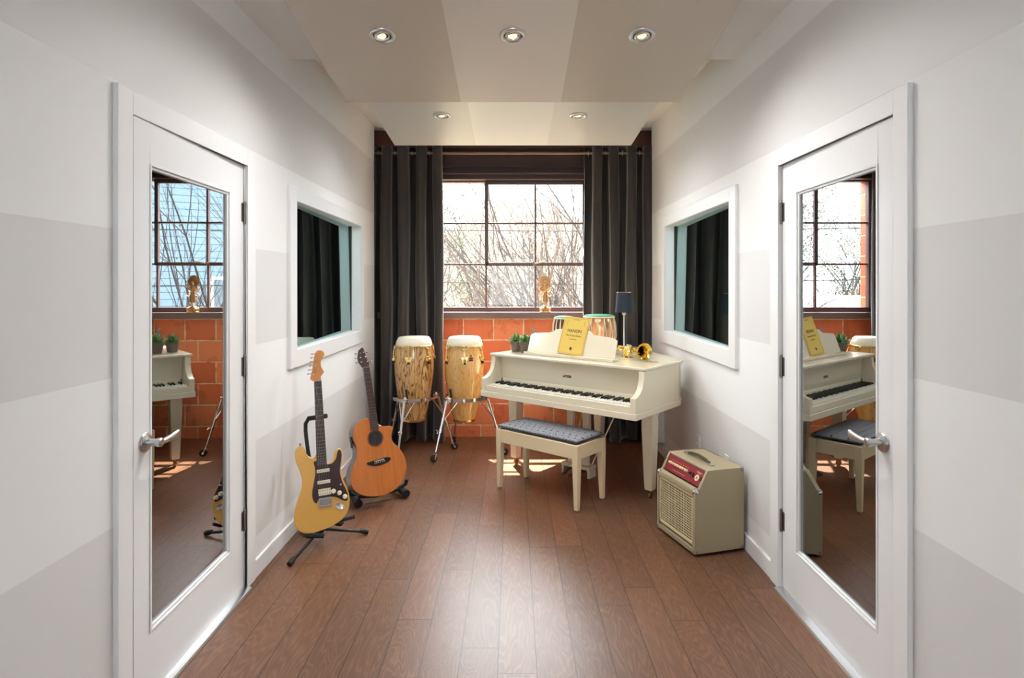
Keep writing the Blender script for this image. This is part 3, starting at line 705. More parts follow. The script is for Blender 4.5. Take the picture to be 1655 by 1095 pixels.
# legs
def leg(i, j):
    mb = MB(); T = Matrix.Translation((i, j, 0))
    def sq(r, z): return [(a*r, b*r, z) for a, b in ((-1, -1), (1, -1), (1, 1), (-1, 1))]
    st = [(.046, ZB), (.046, ZB-.02), (.040, ZB-.045), (.043, ZB-.07), (.0435, ZB-.1), (.030, .075), (.026, .062)]
    vs = [p for r, z in st for p in sq(r, z)]; fs = [(0, 1, 2, 3), tuple(len(vs)-4+k for k in (3, 2, 1, 0))]
    for a in range(len(st)-1):
        for k in range(4): fs.append((a*4+k, a*4+(k+1) % 4, a*4+4+(k+1) % 4, a*4+4+k))
    mb.add(vs, fs, T); l = mb.build('leg', M_CREAM, piano, bevel=.003)
    mb = MB(); mb.lathe([(.016, .062), (.016, .05), (.008, .045), (.008, .036)], 16, T)
    mb.b2((i-.012, j-.008, .02), (i-.009, j+.012, .045)); mb.b2((i+.009, j-.008, .02), (i+.012, j+.012, .045)); mb.b2((i-.012, j-.008, .040), (i+.012, j+.012, .046))
    mb.lathe([(.021, -.008), (.022, 0), (.021, .008)], 20, along((i, j+.004, .0225), (1, 0, 0)))
    mb.build('caster', M_DULLB, l, smooth=True)
leg(.055, .35); leg(PW-.08, .35); leg(.36, 1.14)
# pedal lyre
ly = MB(); lx, lj = .66, .37
for d in (-.062, .062):
    st = [(d*1.15, ZB), (d*1.15, ZB-.06), (d, .4), (d*.95, .1)]
    ly.b2((lx+d*1.15-.028, lj-.018, .35), (lx+d*1.15+.028, lj+.018, ZB)); ly.b2((lx+d-.026, lj-.017, .1), (lx+d+.026, lj+.017, .35))
ly.b2((lx-.1, lj-.03, ZB-.03), (lx+.1, lj+.03, ZB)); lyo = ly.build('pedal_lyre', M_CREAM, piano, bevel=.003)
mb = MB(); mb.b2((lx-.125, lj-.055, .10), (lx+.125, lj+.05, .125)); mb.b2((lx-.125, lj-.05, .04), (lx-.105, lj+.04, .10)); mb.b2((lx+.105, lj-.05, .04), (lx+.125, lj+.04, .10)); mb.build('lyre_box', M_CREAM, lyo, bevel=.003)
for d in (-.06, 0, .06):
    mb = MB(); mb.tube([(lx+d, lj+.03, .085), (lx+d, lj-.05, .08), (lx+d, lj-.10, .066), (lx+d, lj-.125, .06)], [.008, .009, .013, .009], 12); mb.build('pedal', M_HINGE, lyo, smooth=True)
for d in (-.02, .02): mb = MB(); mb.tube([(lx+d, lj, .12), (lx+d, lj, ZB)], .0035, 8); mb.build('pedal_rod', M_BRASS, lyo, smooth=True)
for d in (-.09, .09): mb = MB(); mb.tube([(lx+d, lj+.03, .11), (lx+d*1.9, lj+.38, ZB)], .0055, 8); mb.build('lyre_brace', M_CREAM, lyo, smooth=True)
# music desk (part of the piano)
dj = .27; di0, di1 = .25, 1.035
mb = MB(); mb.b2((di0-.01, dj-.05, ZT), (di1+.01, dj+.03, ZT+.022)); dsk = mb.build('music_desk', M_CREAM, piano, bevel=.004)
half = [(0, .198), (.12, .196), (.155, .19), (.18, .17), (.21, .162), (.36, .15), (.388, .135), (.393, 0)]
dc = (di0+di1)/2
pts = [(dc-x, y) for x, y in half[::-1]]+[(dc+x, y) for x, y in half[1:]]
DM = Matrix.Translation((0, dj-.012, ZT+.02)) @ Matrix.Rotation(math.radians(90-18), 4, 'X')
mb = MB(); mb.prism(pts, -.012, 0, DM); mb.build('desk_panel', M_CREAM, dsk, smooth=True, bevel=.002, angle=30)
# music book
bi = .655
bk = thing('music_book', 'yellow sheet music book leaning on the piano music desk', 'book', mat=PM @ DM @ Matrix.Translation((bi-.0, .004, .0015)) @ Matrix.Rotation(math.radians(-3), 4, 'Z'))
bw, bh = .112, .285
mb = MB(); mb.b2((-bw, .001, 0), (bw, bh-.001, .006)); mb.build('pages', M_PAPER, bk)
mb = MB(); mb.b2((-bw-.001, 0, .006), (bw+.001, bh, .0075)); mb.b2((-bw-.001, 0, -.0012), (bw+.001, bh, 0)); mb.b2((-bw-.002, 0, -.0012), (-bw, bh, .0075)); mb.build('cover', M_BOOK, bk, bevel=.0004)
mb = MB()
def frame(mb, x0, y0, x1, y1, t, z0, z1):
    mb.b2((x0, y0, z0), (x1, y0+t, z1)); mb.b2((x0, y1-t, z0), (x1, y1, z1)); mb.b2((x0, y0, z0), (x0+t, y1, z1)); mb.b2((x1-t, y0, z0), (x1, y1, z1))
frame(mb, -bw+.006, .008, bw-.006, bh-.008, .0012, .0075, .0079)
for s_ in (-1, 1): mb.b2((s_*.078-.0008, .222, .0075), (s_*.078+.0008, .252, .0079)); mb.b2((s_*.078, .250, .0075), (s_*.07, .2515, .0079)); mb.b2((s_*.078, .222, .0075), (s_*.07, .2235, .0079))
mb.lathe([(.011, .0075), (.011, .0079)], 20, Matrix.Translation((0, .045, 0))); mb.b2((-.004, .026, .0075), (.004, .03, .0079))
mb.build('cover_print', M_INK, bk)
Z = Matrix.Translation((0, 0, .0078))
text('title_print', 'HANON', .034, M_INK, bk, Z @ Matrix.Translation((.0, .168, 0)), bold=.0002)
text('title_print', 'The Virtuoso Pianist', .0165, M_INK, bk, Z @ Matrix.Translation((.0, .138, 0)))
text('title_print', 'In Sixty Exercises', .0095, M_INK, bk, Z @ Matrix.Translation((.0, .112, 0)))
text('title_print', 'FOR THE PIANO', .0085, M_INK, bk, Z @ Matrix.Translation((.0, .262, 0)))

# ------------------------------------------------------------ bench
BM = Matrix.Translation((.258, 4.192, 0)) @ Matrix.Rotation(math.radians(-41.5), 4, 'Z')
bench = thing('piano_bench', 'cream wooden piano bench with a patterned dark cushion, tucked before the piano', 'bench', mat=BM)
hw, hd = .36, .168; zt = .428
mb = MB(); frame_ = [(-hw, -hd), (hw, -hd), (hw, hd), (-hw, hd)]
mb.b2((-hw+.03, -hd+.004, .335), (hw-.03, -hd+.026, zt)); mb.b2((-hw+.03, hd-.026, .335), (hw-.03, hd-.004, zt)); mb.b2((-hw+.004, -hd+.03, .335), (-hw+.026, hd-.03, zt)); mb.b2((hw-.026, -hd+.03, .335), (hw-.004, hd-.03, zt)); mb.b2((-hw+.02, -hd+.02, zt-.012), (hw-.02, hd-.02, zt))
mb.build('apron', M_CREAM2, bench, bevel=.003)
for sx in (-1, 1):
    for sy in (-1, 1):
        mb = MB(); cx, cy = sx*(hw-.023), sy*(hd-.023)
        def sq(r, z, ox=0, oy=0): return [(cx+ox+a*r, cy+oy+b*r, z) for a, b in ((-1, -1), (1, -1), (1, 1), (-1, 1))]
        vs = sq(.023, zt)+sq(.023, .33)+sq(.0145, .006, -sx*.002+sx*.006, sy*.004); fs = [(0, 1, 2, 3), (11, 10, 9, 8)]
        for a in range(2):
            for k in range(4): fs.append((a*4+k, a*4+(k+1) % 4, a*4+4+(k+1) % 4, a*4+4+k))
        mb.add(vs, fs); l = mb.build('leg', M_CREAM2, bench, bevel=.003)
        mb = MB(); mb.lathe([(.011, 0), (.011, .006)], 12, Matrix.Translation((cx+sx*.004, cy+sy*.004, 0))); mb.build('foot_glide', M_HINGE, l)
mb = MB(); n, m = 48, 24; vs = []; fs = []; H_ = .036
for side in (1, -1):
    for j in range(m+1):
        for i in range(n+1):
            u = i/n*2-1; v = j/m*2-1
            e = (1-abs(u)**14)*(1-abs(v)**9); e = max(e, 0)**.5
            puff = .006*abs(math.sin((i/n)*14*PI*1.0))*abs(math.cos((j/m)*7*PI)) if side > 0 else 0
            x = u*(hw-.012); y = v*(hd-.012)
            z = zt+.002+H_/2+side*(H_/2)*(.25+.75*e)+puff*(.3+.7*e)
            vs.append((x, y, z))
N = (n+1)*(m+1)
for s_ in (0, 1):
    for j in range(m):
        for i in range(n): q = s_*N+j*(n+1)+i; fs.append((q, q+1, q+n+2, q+n+1))
for i in range(n): fs.append((i, i+1, N+i+1, N+i)); q = m*(n+1)+i; fs.append((q, q+1, N+q+1, N+q))
for j in range(m): q = j*(n+1); fs.append((q, q+n+1, N+q+n+1, N+q)); q += n; fs.append((q, q+n+1, N+q+n+1, N+q))
mb.add(vs, fs); mb.build('seat_cushion', M_CUSH, bench, smooth=True, angle=70)

# ------------------------------------------------------------ things on the piano
def lidpos(i, j): p = pp(i, j, ZT+.001); return (p.x, p.y, p.z)
def potted(x, y, seed, kind, label):
    rnd = random.Random(seed); t = thing('potted_plant', label, 'potted plant', (x, y, ZT+.001), (0, 0, rnd.uniform(0, 6)), 'potted plants on the piano')
    mb = MB(); mb.lathe([(.036, 0), (.037, .003), (.046, .055), (.046, .056), (.0505, .058), (.052, .082), (.050, .084), (.047, .082), (.046, .07), (.001, .07)], 36); mb.build('pot', M_POT, t, smooth=True, angle=35)
    mb = MB(); mb.lathe([(.046, .068), (.03, .073), (.001, .075)], 20, None, False); mb.build('soil', M_SOIL, t, smooth=True)
    for mat, cnt, nm in ((M_LEAF, 46, 'leaves'), (M_LEAF2, 22, 'pale_leaves')):
        mb = MB()
        for _ in range(cnt):
            a = rnd.uniform(0, 2*PI); el = rnd.uniform(.25, 1.45); L = rnd.uniform(.04, .085)*(1 if kind == 0 else .9); wd = rnd.uniform(.005, .010)
            base = Vector((rnd.uniform(-.025, .025), rnd.uniform(-.025, .025), .074)); d = Vector((math.cos(a)*math.cos(el), math.sin(a)*math.cos(el), math.sin(el)))
            sd_ = Vector((-math.sin(a), math.cos(a), 0)); pr = []; K = 5
            for q in range(K+1):
                f = q/K; p = base+d*L*f+Vector((0, 0, -.02*f*f*math.cos(el)+.01*f)); ww = wd*math.sin(PI*min(.98, .12+f*.86)); dn = d.cross(sd_)*ww*.25
                pr.append((p-sd_*ww+dn*-1, p+dn, p+sd_*ww+dn*-1))
            vs = [v for r in pr for v in r]; fs = []
            for q in range(K):
                for s_ in (0, 1): fs.append((q*3+s_, q*3+s_+1, q*3+s_+4, q*3+s_+3))
            mb.add(vs, fs)
        o = mb.build(nm, mat, t, smooth=True, angle=180); so = o.modifiers.new('s', 'SOLIDIFY'); so.thickness = .0012
    if kind == 1:
        mb = MB()
        for q in range(12):
            a = q*2.4; z = .09+q*.008; mb.sph((.02+.009*math.cos(a), .01+.009*math.sin(a), z), .006, 6, (1, 1, 1.6))
        mb.tube([(.015, .005, .07), (.02, .01, .19)], .003, 6); mb.build('flower_spike', P('grey_green_spike', sr(130, 140, 130), .6), t, smooth=True)
potted(.028, 4.83, 1, 0, 'leftmost green plant in a brown pot on the piano lid')
potted(.103, 4.74, 2, 0, 'green plant in a brown pot, nearest one of the group on the piano lid')
potted(.172, 4.86, 3, 1, 'plant in a brown pot half hidden behind the others, beside the music desk')
# tabla drums
def tabla(x, y, h, rt, rm, rb, shell, label, seed, zmax=.55):
    t = thing('tabla_drum', label, 'drum', (x, y, ZT+.001), (0, 0, seed), 'pair of tabla drums on the piano')
    mb = MB(); mb.lathe([(rb*1.18, .002), (rb*1.3, .012), (rb*1.18, .024), (rb*.9, .012)], 28, None, False); mb.build('cushion_ring', M_STRAP, t, smooth=True)
    prof = smoothed([(rb*.8, .018), (rb*1.05, .03), (rm*.96, h*zmax*.55), (rm, h*zmax), (rm*.97, h*.78), (rt*1.02, h*.93), (rt*.99, h*.975)], 5, False)
    mb = MB(); mb.lathe(prof, 48); mb.build('shell', shell, t, smooth=True)
    mb = MB(); mb.lathe([(rt*1.02, h*.955), (rt*1.06, h*.965), (rt*1.06, h*.985), (rt*.98, h*.995), (.001, h*.995)], 48, None, False); mb.build('drumhead', M_SKIN, t, smooth=True)
    mb = MB(); mb.tube([(rt*1.05*math.cos(2*PI*k/48), rt*1.05*math.sin(2*PI*k/48), h*.968) for k in range(48)], .007, 8, closed=True); mb.build('braided_hoop', M_STRAP, t, smooth=True)
    def rad(z):
        for (r0, z0), (r1, z1) in zip(prof, prof[1:]):
            if z0 <= z <= z1: return r0+(r1-r0)*(z-z0)/max(z1-z0, 1e-6)
        return prof[-1][0]
    mb = MB(); ns = 15
    for k in range(ns):
        for dirn in (-.35, .35):
            pts = []
            for q in range(11):
                f = q/10; z = h*.96+(.035-h*.96)*f; a = 2*PI*(k+dirn*f)/ns; r = rad(z)+.003; pts.append((r*math.cos(a), r*math.sin(a), z))
            mb.tube(pts, .0032, 5)
    mb.build('tension_straps', M_STRAP, t, smooth=True)
    mb = MB(); mb.lathe([(.001, h+.012), (rt*.7, h+.011), (rt*1.02, h+.004), (rt*1.1, h*.97), (rt*1.085, h*.965), (rt*1.0, h*.998), (.001, h*.999)], 48, None, False); mb.build('cloth_cover', M_GREEN, t, smooth=True)
    if shell is M_DWOOD:
        for k in range(6):
            mb = MB(); a = 2*PI*k/6+.3; r = rad(h*.5)+.014; mb.tube([(r*math.cos(a), r*math.sin(a), h*.42), (r*math.cos(a), r*math.sin(a), h*.56)], .011, 12); mb.build('tuning_peg', P('peg_wood', sr(120, 80, 50), .5) if k == 0 else bpy.data.materials['peg_wood'], t, smooth=True)
x, y = .715, 4.93; tabla(x, y, .285, .118, .137, .06, M_COPPER, 'large round copper tabla drum with pale straps and green cover, beside the lamp', .3)
x, y = .435, 5.06; tabla(x, y, .265, .077, .095, .07, M_DWOOD, 'smaller dark wooden tabla drum with green cover, behind the music book', .1, .4)
# lamp
t = thing('table_lamp', 'slim white table lamp with a navy shade on the piano', 'lamp', (.925, 4.95, ZT+.001))
mb = MB(); mb.lathe([(.055, 0), (.056, .004), (.05, .010), (.012, .014), (.006, .02)], 36); mb.build('lamp_base', M_LWHITE, t, smooth=True)
mb = MB(); mb.lathe([(.0062, .014), (.0062, .285), (.013, .29), (.015, .295), (.015, .318), (.010, .322)], 20); mb.build('lamp_pole', M_LWHITE, t, smooth=True, angle=30)
mb = MB(); pf = [(.072, .312), (.0595, .478)]; mb.lathe([(.072, .312), (.0595, .478), (.0575, .478), (.070, .312), (.072, .312)], 56, None, False); mb.build('lamp_shade', M_SHADE, t, smooth=True, angle=50)
mb = MB(); mb.tube([(.0585*math.cos(2*PI*k/40), .0585*math.sin(2*PI*k/40), .478) for k in range(40)], .0018, 6, closed=True); mb.tube([(-.058, 0, .47), (.058, 0, .47)], .0015, 6); mb.build('shade_rim', P('copper_rim', (.8, .4, .22, 1), .3, 1), t, smooth=True)
mb = MB(); mb.sph((0, 0, .365), .022, 10, (1, 1, 1.3)); mb.build('light_bulb', mat_emit('warm_bulb', (1, .55, .22, 1), 6), t, smooth=True)
l = bpy.data.lights.new('table_lamp_light', 'POINT'); l.energy = 1.2; l.color = (1, .6, .3); l.shadow_soft_size = .03; lo = bpy.data.objects.new('table_lamp_light', l); C.objects.link(lo); lo.parent = t; lo.location = (0, 0, .41)
# trumpet
td = Vector((.28, -.96, 0)); tp = Vector((.938, 4.235, ZT+.0645))
TM = Matrix.Translation(tp) @ Matrix(((td.x, -td.y, 0, 0), (td.y, td.x, 0, 0), (0, 0, 1, 0), (0, 0, 0, 1))).to_4x4()
# local +X points out of the bell
tr = thing('trumpet', 'brass trumpet lying on the piano lid, bell towards the room', 'trumpet', mat=TM)
XM = Matrix(((0, 0, 1, 0), (0, 1, 0, 0), (-1, 0, 0, 0), (0, 0, 0, 1)))
prof = [(.0605, 0), (.0615, -.001), (.060, -.003), (.052, -.008), (.042, -.018), (.032, -.036), (.024, -.06), (.018, -.09), (.014, -.13), (.0115, -.18)]
inner = [(r-.0015, z) for r, z in prof[::-1]]
mb = MB(); mb.lathe(prof+inner+[prof[0]], 48, XM, False); mb.build('bell', M_BRASS, tr, smooth=True, angle=60)
dy, dz = -.052, -.012
mb = MB()
arc = lambda cx, a0, a1, r, n=9: [(cx+r*math.cos(a0+(a1-a0)*k/n), dy/2+(-dy/2)*math.cos(0)*0+(-dy/2)*math.sin(a0+(a1-a0)*k/n)*1, dz/2-(dz/2)*math.sin(a0+(a1-a0)*k/n)) for k in range(n+1)]
mb.tube([(-.17, 0, 0), (-.30, 0, 0), (-.36, 0, 0)]+[(-.36-.026*math.sin(PI*k/8), dy*(1-math.cos(PI*k/8))/2, dz*(1-math.cos(PI*k/8))/2) for k in range(1, 9)]+[(-.30, dy, dz), (-.24, dy, dz)], .0075, 12)
mb.tube([(-.15, dy, dz), (-.10, dy, dz)]+[(-.08+.026*math.sin(PI*k/8), dy*(1+math.cos(PI*k/8))/2, dz+.014*0+(-dz)*(1-math.cos(PI*k/8))/2-.014) for k in range(0, 9)]+[(-.3, 0, -.014), (-.42, 0, -.010)], .006, 12)
mb.build('tubing', M_BRASS, tr, smooth=True)
mb = MB(); mb.lathe([(.0055, 0), (.006, .05), (.0135, .075), (.0135, .083), (.011, .084), (.003, .072)], 24, Matrix.Translation((-.42, 0, -.010)) @ Matrix.Rotation(-PI/2, 4, 'Y'), False); mb.build('mouthpiece', M_CHROME, tr, smooth=True)
for k in range(3):
    mb = MB(); X = -.235+k*.026; up = Vector((0, .35, .94)).normalized()
    c0 = Vector((X, dy/2-.005, dz-.010)); mb.tube([c0-up*.034, c0-up*.030, c0+up*.036, c0+up*.038], [.010, .0118, .0118, .010], 18); vv = mb.build('valve', M_BRASS, tr, smooth=True, angle=50)
    mb = MB(); mb.tube([c0+up*.038, c0+up*.052], .003, 8); mb.tube([c0+up*.052, c0+up*.055], .008, 14); mb.build('valve_button', M_SKIN, vv, smooth=True, angle=40)
mb = MB(); mb.b2((-.275, -.055, -.063), (-.165, .005, -.0605)); mb.tube([(-.2, -.02, -.0615), (-.2, -.02, -.04)], .004, 8); mb.build('valve_base', M_BRASS, tr)

# ------------------------------------------------------------ statue on the sill
ST = thing('bronze_statue', 'small bronze statue of a crowned flute player on the window sill', 'statue', (.312, 5.745, 1.208), (0, 0, 0))
mb = MB(); mb.lathe([(.055, 0), (.057, .006), (.05, .012), (.045, .02), (.05, .026), (.056, .034), (.045, .046), (.03, .058), (.02, .06)], 32)
for k in range(14):
    a = 2*PI*k/14; mb.sph((.046*math.cos(a), .046*math.sin(a), .03), .012, 6, (.8, .8, 1.5))
mb.build('lotus_base', M_BRONZE, ST, smooth=True)
bmj = {'pel': (0, 0, .175, .024), 'wai': (.004, 0, .20, .018), 'che': (-.006, -.002, .232, .024), 'nec': (-.004, -.003, .256, .009), 'hea': (-.002, -.006, .279, .017), 'cro': (-.002, -.002, .305, .011),
  'hL': (.014, 0, .165, .017), 'kL': (.012, -.006, .118, .012), 'aL': (.004, .002, .07, .008), 'fL': (.004, -.016, .062, .006),
  'hR': (-.012, 0, .165, .017), 'kR': (-.016, -.014, .118, .012), 'aR': (.012, -.018, .075, .008), 'fR': (.016, -.03, .064, .006),
  'sL': (.026, 0, .244, .010), 'eL': (.042, -.012, .212, .008), 'wL': (.020, -.034, .222, .0055), 'sR': (-.034, 0, .242, .010), 'eR': (-.052, -.012, .215, .008), 'wR': (-.026, -.034, .204, .0055)}
ed = [('pel', 'wai'), ('wai', 'che'), ('che', 'nec'), ('nec', 'hea'), ('hea', 'cro'), ('pel', 'hL'), ('hL', 'kL'), ('kL', 'aL'), ('aL', 'fL'), ('pel', 'hR'), ('hR', 'kR'), ('kR', 'aR'), ('aR', 'fR'), ('che', 'sL'), ('sL', 'eL'), ('eL', 'wL'), ('che', 'sR'), ('sR', 'eR'), ('eR', 'wR')]
ks = list(bmj); me = bpy.data.meshes.new('figure'); me.from_pydata([bmj[k][:3] for k in ks], [(ks.index(a), ks.index(b)) for a, b in ed], [])
fo = bpy.data.objects.new('figure', me); C.objects.link(fo); fo.parent = ST; me.materials.append(M_BRONZE)
sk = fo.modifiers.new('skin', 'SKIN'); sv = me.skin_vertices[0].data
for i, k in enumerate(ks): sv[i].radius = (bmj[k][3],)*2; sv[i].use_root = (k == 'pel')
fo.modifiers.new('sub', 'SUBSURF').levels = 2; fo.modifiers['sub'].render_levels = 2; sk.use_smooth_shade = True
mb = MB(); HM = Matrix.Translation((-.002, .012, .298)) @ Matrix.Rotation(PI/2, 4, 'X')
mb.lathe([(.012, .004), (.03, .005), (.05, .003), (.052, 0), (.05, -.003), (.03, -.004), (.012, -.004)], 40, HM)
for k in range(26):
    a = 2*PI*k/26; c = Vector((-.002+.053*math.cos(a), .012, .298+.053*math.sin(a))); mb.sph(c, .006, 5, (1, .6, 1))
    mb.tube([(-.002+.014*math.cos(a), .006, .298+.014*math.sin(a)), (-.002+.048*math.cos(a), .008, .298+.048*math.sin(a))], .0022, 5)
mb.build('halo', M_BRONZE, ST, smooth=True)
mb = MB(); mb.tube([(-.055, -.036, .168), (.03, -.040, .226), (.062, -.040, .250)], [.0045, .0045, .0065], 10); mb.build('flute', M_BRONZE, ST, smooth=True)
mb = MB()
for s_ in (-1, 1):
    mb.tube([(s_*.02, .004, .19), (s_*.05, .006, .205), (s_*.062, .004, .23), (s_*.05, .0, .25)], [.004, .006, .005, .002], 8)
    mb.tube([(s_*.018, 0, .165), (s_*.04, 0, .15), (s_*.058, -.002, .165), (s_*.066, -.002, .155)], [.006, .007, .005, .002], 8)
mb.lathe([(.0, .088), (.030, .095), (.034, .12), (.030, .15), (.022, .18)], 18, None, False)
mb.build('draped_scarf', M_BRONZE, ST, smooth=True)

# ------------------------------------------------------------ congas
def conga(x, y, mat, rz, drum_label, stand_label, badge):
    zb = .29; t = thing('conga_drum', drum_label, 'drum', (x, y, zb), (0, 0, rz), 'conga drums on chrome stands')
    H_ = .70
    pf = smoothed([(.095, 0), (.116, .083), (.1395, .19), (.159, .32), (.169, .44), (.169, .54), (.157, .65), (.140, H_-.01)], 6, False)
    mb = MB(); mb.lathe(pf, 64); mb.build('shell', mat, t, smooth=True)
    mb = MB(); mb.lathe([(.094, -.004), (.0965, -.002), (.0995, .02), (.0965, .022)], 56, None, False); mb.lathe([(.082, -.004), (.0965, -.004), (.082, -.0038)], 56, None, False); mb.build('bottom_band', M_GOLD, t, smooth=True, angle=35)
    mb = MB(); mb.lathe([(.158, H_-.045), (.160, H_-.042), (.152, H_-.012), (.138, H_+.018), (.128, H_+.026), (.001, H_+.028)], 64, None, False); mb.build('drumhead', M_SKIN, t, smooth=True, angle=60)
    mb = MB(); mb.tube([(.162*math.cos(2*PI*k/64), .162*math.sin(2*PI*k/64), H_-.045) for k in range(64)], .0055, 10, closed=True)
    mb.lathe([(.1585, H_-.052), (.163, H_-.052), (.163, H_-.040), (.1585, H_-.040), (.1585, H_-.052)], 64, None, False); mb.build('rim_hoop', M_GOLD, t, smooth=True, angle=40)
    for k in range(6):
        a = 2*PI*k/6+.42; R = Matrix.Rotation(a, 4, 'Z')
        mb = MB(); mb.M = R
        # claw, rod, nut and triangular side plate; local +X is outward
        mb.tube([(.164, -.032, H_-.048), (.170, -.018, H_-.062), (.176, 0, H_-.080), (.170, .018, H_-.062), (.164, .032, H_-.048)], .006, 8)
        mb.tube([(.170, 0, H_-.05), (.180, 0, H_-.10), (.183, 0, H_-.19)], .0055, 8)
        mb.tube([(.183, 0, H_-.168), (.183, 0, H_-.150)], .0095, 8)
        mb.add([(.164, -.036, H_-.13), (.164, .036, H_-.13), (.168, .010, H_-.205), (.168, -.010, H_-.205), (.172, -.034, H_-.132), (.172, .034, H_-.132), (.176, .008, H_-.205), (.176, -.008, H_-.205)], [(0, 1, 2, 3), (4, 7, 6, 5), (0, 4, 5, 1), (1, 5, 6, 2), (2, 6, 7, 3), (3, 7, 4, 0)])
        mb.b2((.168, -.013, H_-.172), (.193, .013, H_-.152))
        lg = mb.build('tuning_lug', M_GOLD, t, smooth=True, bevel=.001, angle=35)
        mb = MB(); mb.M = R; mb.tube([(.183, 0, H_-.196), (.183, 0, H_-.176)], .009, 8); mb.build('rubber_stop', M_RUBBER, lg)
    if badge:
        B = Matrix.Rotation(-PI/2+.42-rz, 4, 'Z') @ Matrix.Translation((.1695, 0, .555)) @ Matrix.Rotation(PI/2, 4, 'Y')
        mb = MB(); mb.lathe([(.001, .0), (.014, .0), (.014, .0015), (.001, .0015)], 24, B @ Matrix.Diagonal((.75, 1.4, 1, 1)), False); o = mb.build('maker_badge', M_RED, t)
        mb = MB(); mb.b2((.012, -.018, -.001), (.024, .018, .001), B); mb.build('badge_mark', M_INK, o); mb = MB(); mb.b2((-.03, -.006, -.001), (-.014, .006, .001), B); mb.build('badge_mark', M_INK, o)
    # stand
    zr = .49; s_ = thing('conga_stand', stand_label, 'drum stand', (x, y, 0), (0, 0, 0), 'chrome conga stands on casters')
    R0 = .178
    mb = MB(); q = 48
    vs = []; fs = []
    for k in range(q):
        a = 2*PI*k/q; r = R0+.028*max(0, math.cos(3*(a-STA)))**2
        for dr, dz in ((0, 0), (.005, 0), (.005, .028), (0, .028)): vs.append(((r+dr)*math.cos(a), (r+dr)*math.sin(a), zr-.014+dz))
    for k in range(q):
        for m_ in range(4): fs.append((k*4+m_, k*4+(m_+1) % 4, ((k+1) % q)*4+(m_+1) % 4, ((k+1) % q)*4+m_))
    mb.add(vs, fs); mb.build('support_ring', M_CHROME, s_, smooth=True, angle=40)
    for k in range(3):
        a = STA+2*PI*k/3; u = Vector((math.cos(a), math.sin(a), 0)); v = Vector((-u.y, u.x, 0)); Z_ = Vector((0, 0, 1))
        top = u*.212+Z_*(zr-.005); ft = u*.34+Z_*.07
        mb = MB(); mid = top.lerp(ft, .58)
        mb.tube([top, mid], .0115, 14); mb.tube([mid, ft], .009, 14); mb.tube([mid+(top-ft).normalized()*.012, mid-(top-ft).normalized()*.012], .0145, 14)
        lg = mb.build('leg', M_CHROME, s_, smooth=True, angle=40)
        mb = MB(); mb.tube([u*.15+v*.07+Z_*(zr-.01), top.lerp(ft, .42)], .005, 8); mb.tube([u*.15-v*.07+Z_*(zr-.01), top.lerp(ft, .42)], .005, 8); mb.build('leg_brace', M_CHROME, s_, smooth=True)
        mb = MB(); w0 = mid+u*.012; mb.tube([w0, w0+u*.016], .004, 8)
        for sg in (-1, 1): mb.tube([w0+u*.014, w0+u*.028+Z_*sg*.014], [.003, .006], 8)
        mb.build('wing_nut', M_CHROME, lg, smooth=True)
        # flat corner plate on top of the ring, padded post
        mb = MB(); mb.lathe([(.03, 0), (.032, .004), (.03, .008)], 24, Matrix.Translation(u*.195+Z_*(zr+.012))); mb.tube([u*.195+Z_*(zr+.016), u*.195+Z_*(zr+.034)], [.016, .012], 14); mb.build('corner_plate', M_CHROME, s_, smooth=True, angle=40)
        mb = MB(); mb.tube([u*.152+Z_*(zr-.03), u*.172+Z_*(zr+.09)], .009, 10); mb.build('rubber_pad', M_RUBBER, s_, smooth=True)
        # caster
        wc = u*.36+Z_*.031; ax = v
        mb = MB(); mb.tube([ft+Z_*.012, ft-Z_*.006], .012, 12)
        for sg in (-1, 1): mb.tube([ft-Z_*.004+ax*sg*.010, wc+ax*sg*.016], [.008, .005], 8)
        mb.tube([wc-ax*.02, wc+ax*.02], .009, 12); cs = mb.build('caster', M_CHROME, s_, smooth=True, angle=40)
        mb = MB(); mb.lathe([(.012, -.011), (.029, -.011), (.0308, -.006), (.0308, .006), (.029, .011), (.012, .011)], 32, along(wc, ax)); mb.build('caster_wheel', M_RUBBER, cs, smooth=True, angle=40)
STA = math.radians(-130)
conga(-.425, 5.20, M_CONGA2, .2, 'honey-coloured conga drum with gold hardware, right one next to the piano', 'chrome stand on casters under the conga nearer the piano', True)
STA = math.radians(-103)
conga(-.866, 5.20, M_CONGA1, 0, 'strongly striped wooden conga drum, left one before the dark curtain', 'chrome stand on casters under the conga before the curtain', False)
# ------------------------------------------------------------ guitars
def basis(o, up, front):
    z = Vector(up).normalized(); y = -(Vector(front)-z*Vector(front).dot(z)).normalized(); x = y.cross(z)
    return Matrix(((x.x, y.x, z.x, o[0]), (x.y, y.y, z.y, o[1]), (x.z, y.z, z.z, o[2]), (0, 0, 0, 1)))
def measurer(p0, phi, s, fx=1.0):
    """outline measures (in sight units) -> metres in the instrument's own upright frame"""
    c, n = math.cos(phi), math.sin(phi)
    def f(zx, zy, ox, oy, k):
        dx = ox+zx*k-p0[0]; dy = p0[1]-(oy+zy*k)
        return ((dx*c+dy*n)/s/fx, (-dx*n+dy*c)/s)
    return f
FR = Matrix(((1, 0, 0, 0), (0, 0, -1, 0), (0, 1, 0, 0), (0, 0, 0, 1)))    # outline x,y -> local x,z ; extrude +z -> local -y (towards the player's audience)
def plate(name, out, y0, y1, mat, parent, bevel=0, seg=2, k=4, sm=True, angle=40):
    pts = smoothed(out, k) if sm else out
    mb = MB(); mb.prism(pts, -y1, -y0, FR); return mb.build(name, mat, parent, smooth=True, bevel=bevel, seg=seg, angle=angle)
def fret_z(nut, scale, k): return nut-scale*(1-2**(-k/12))

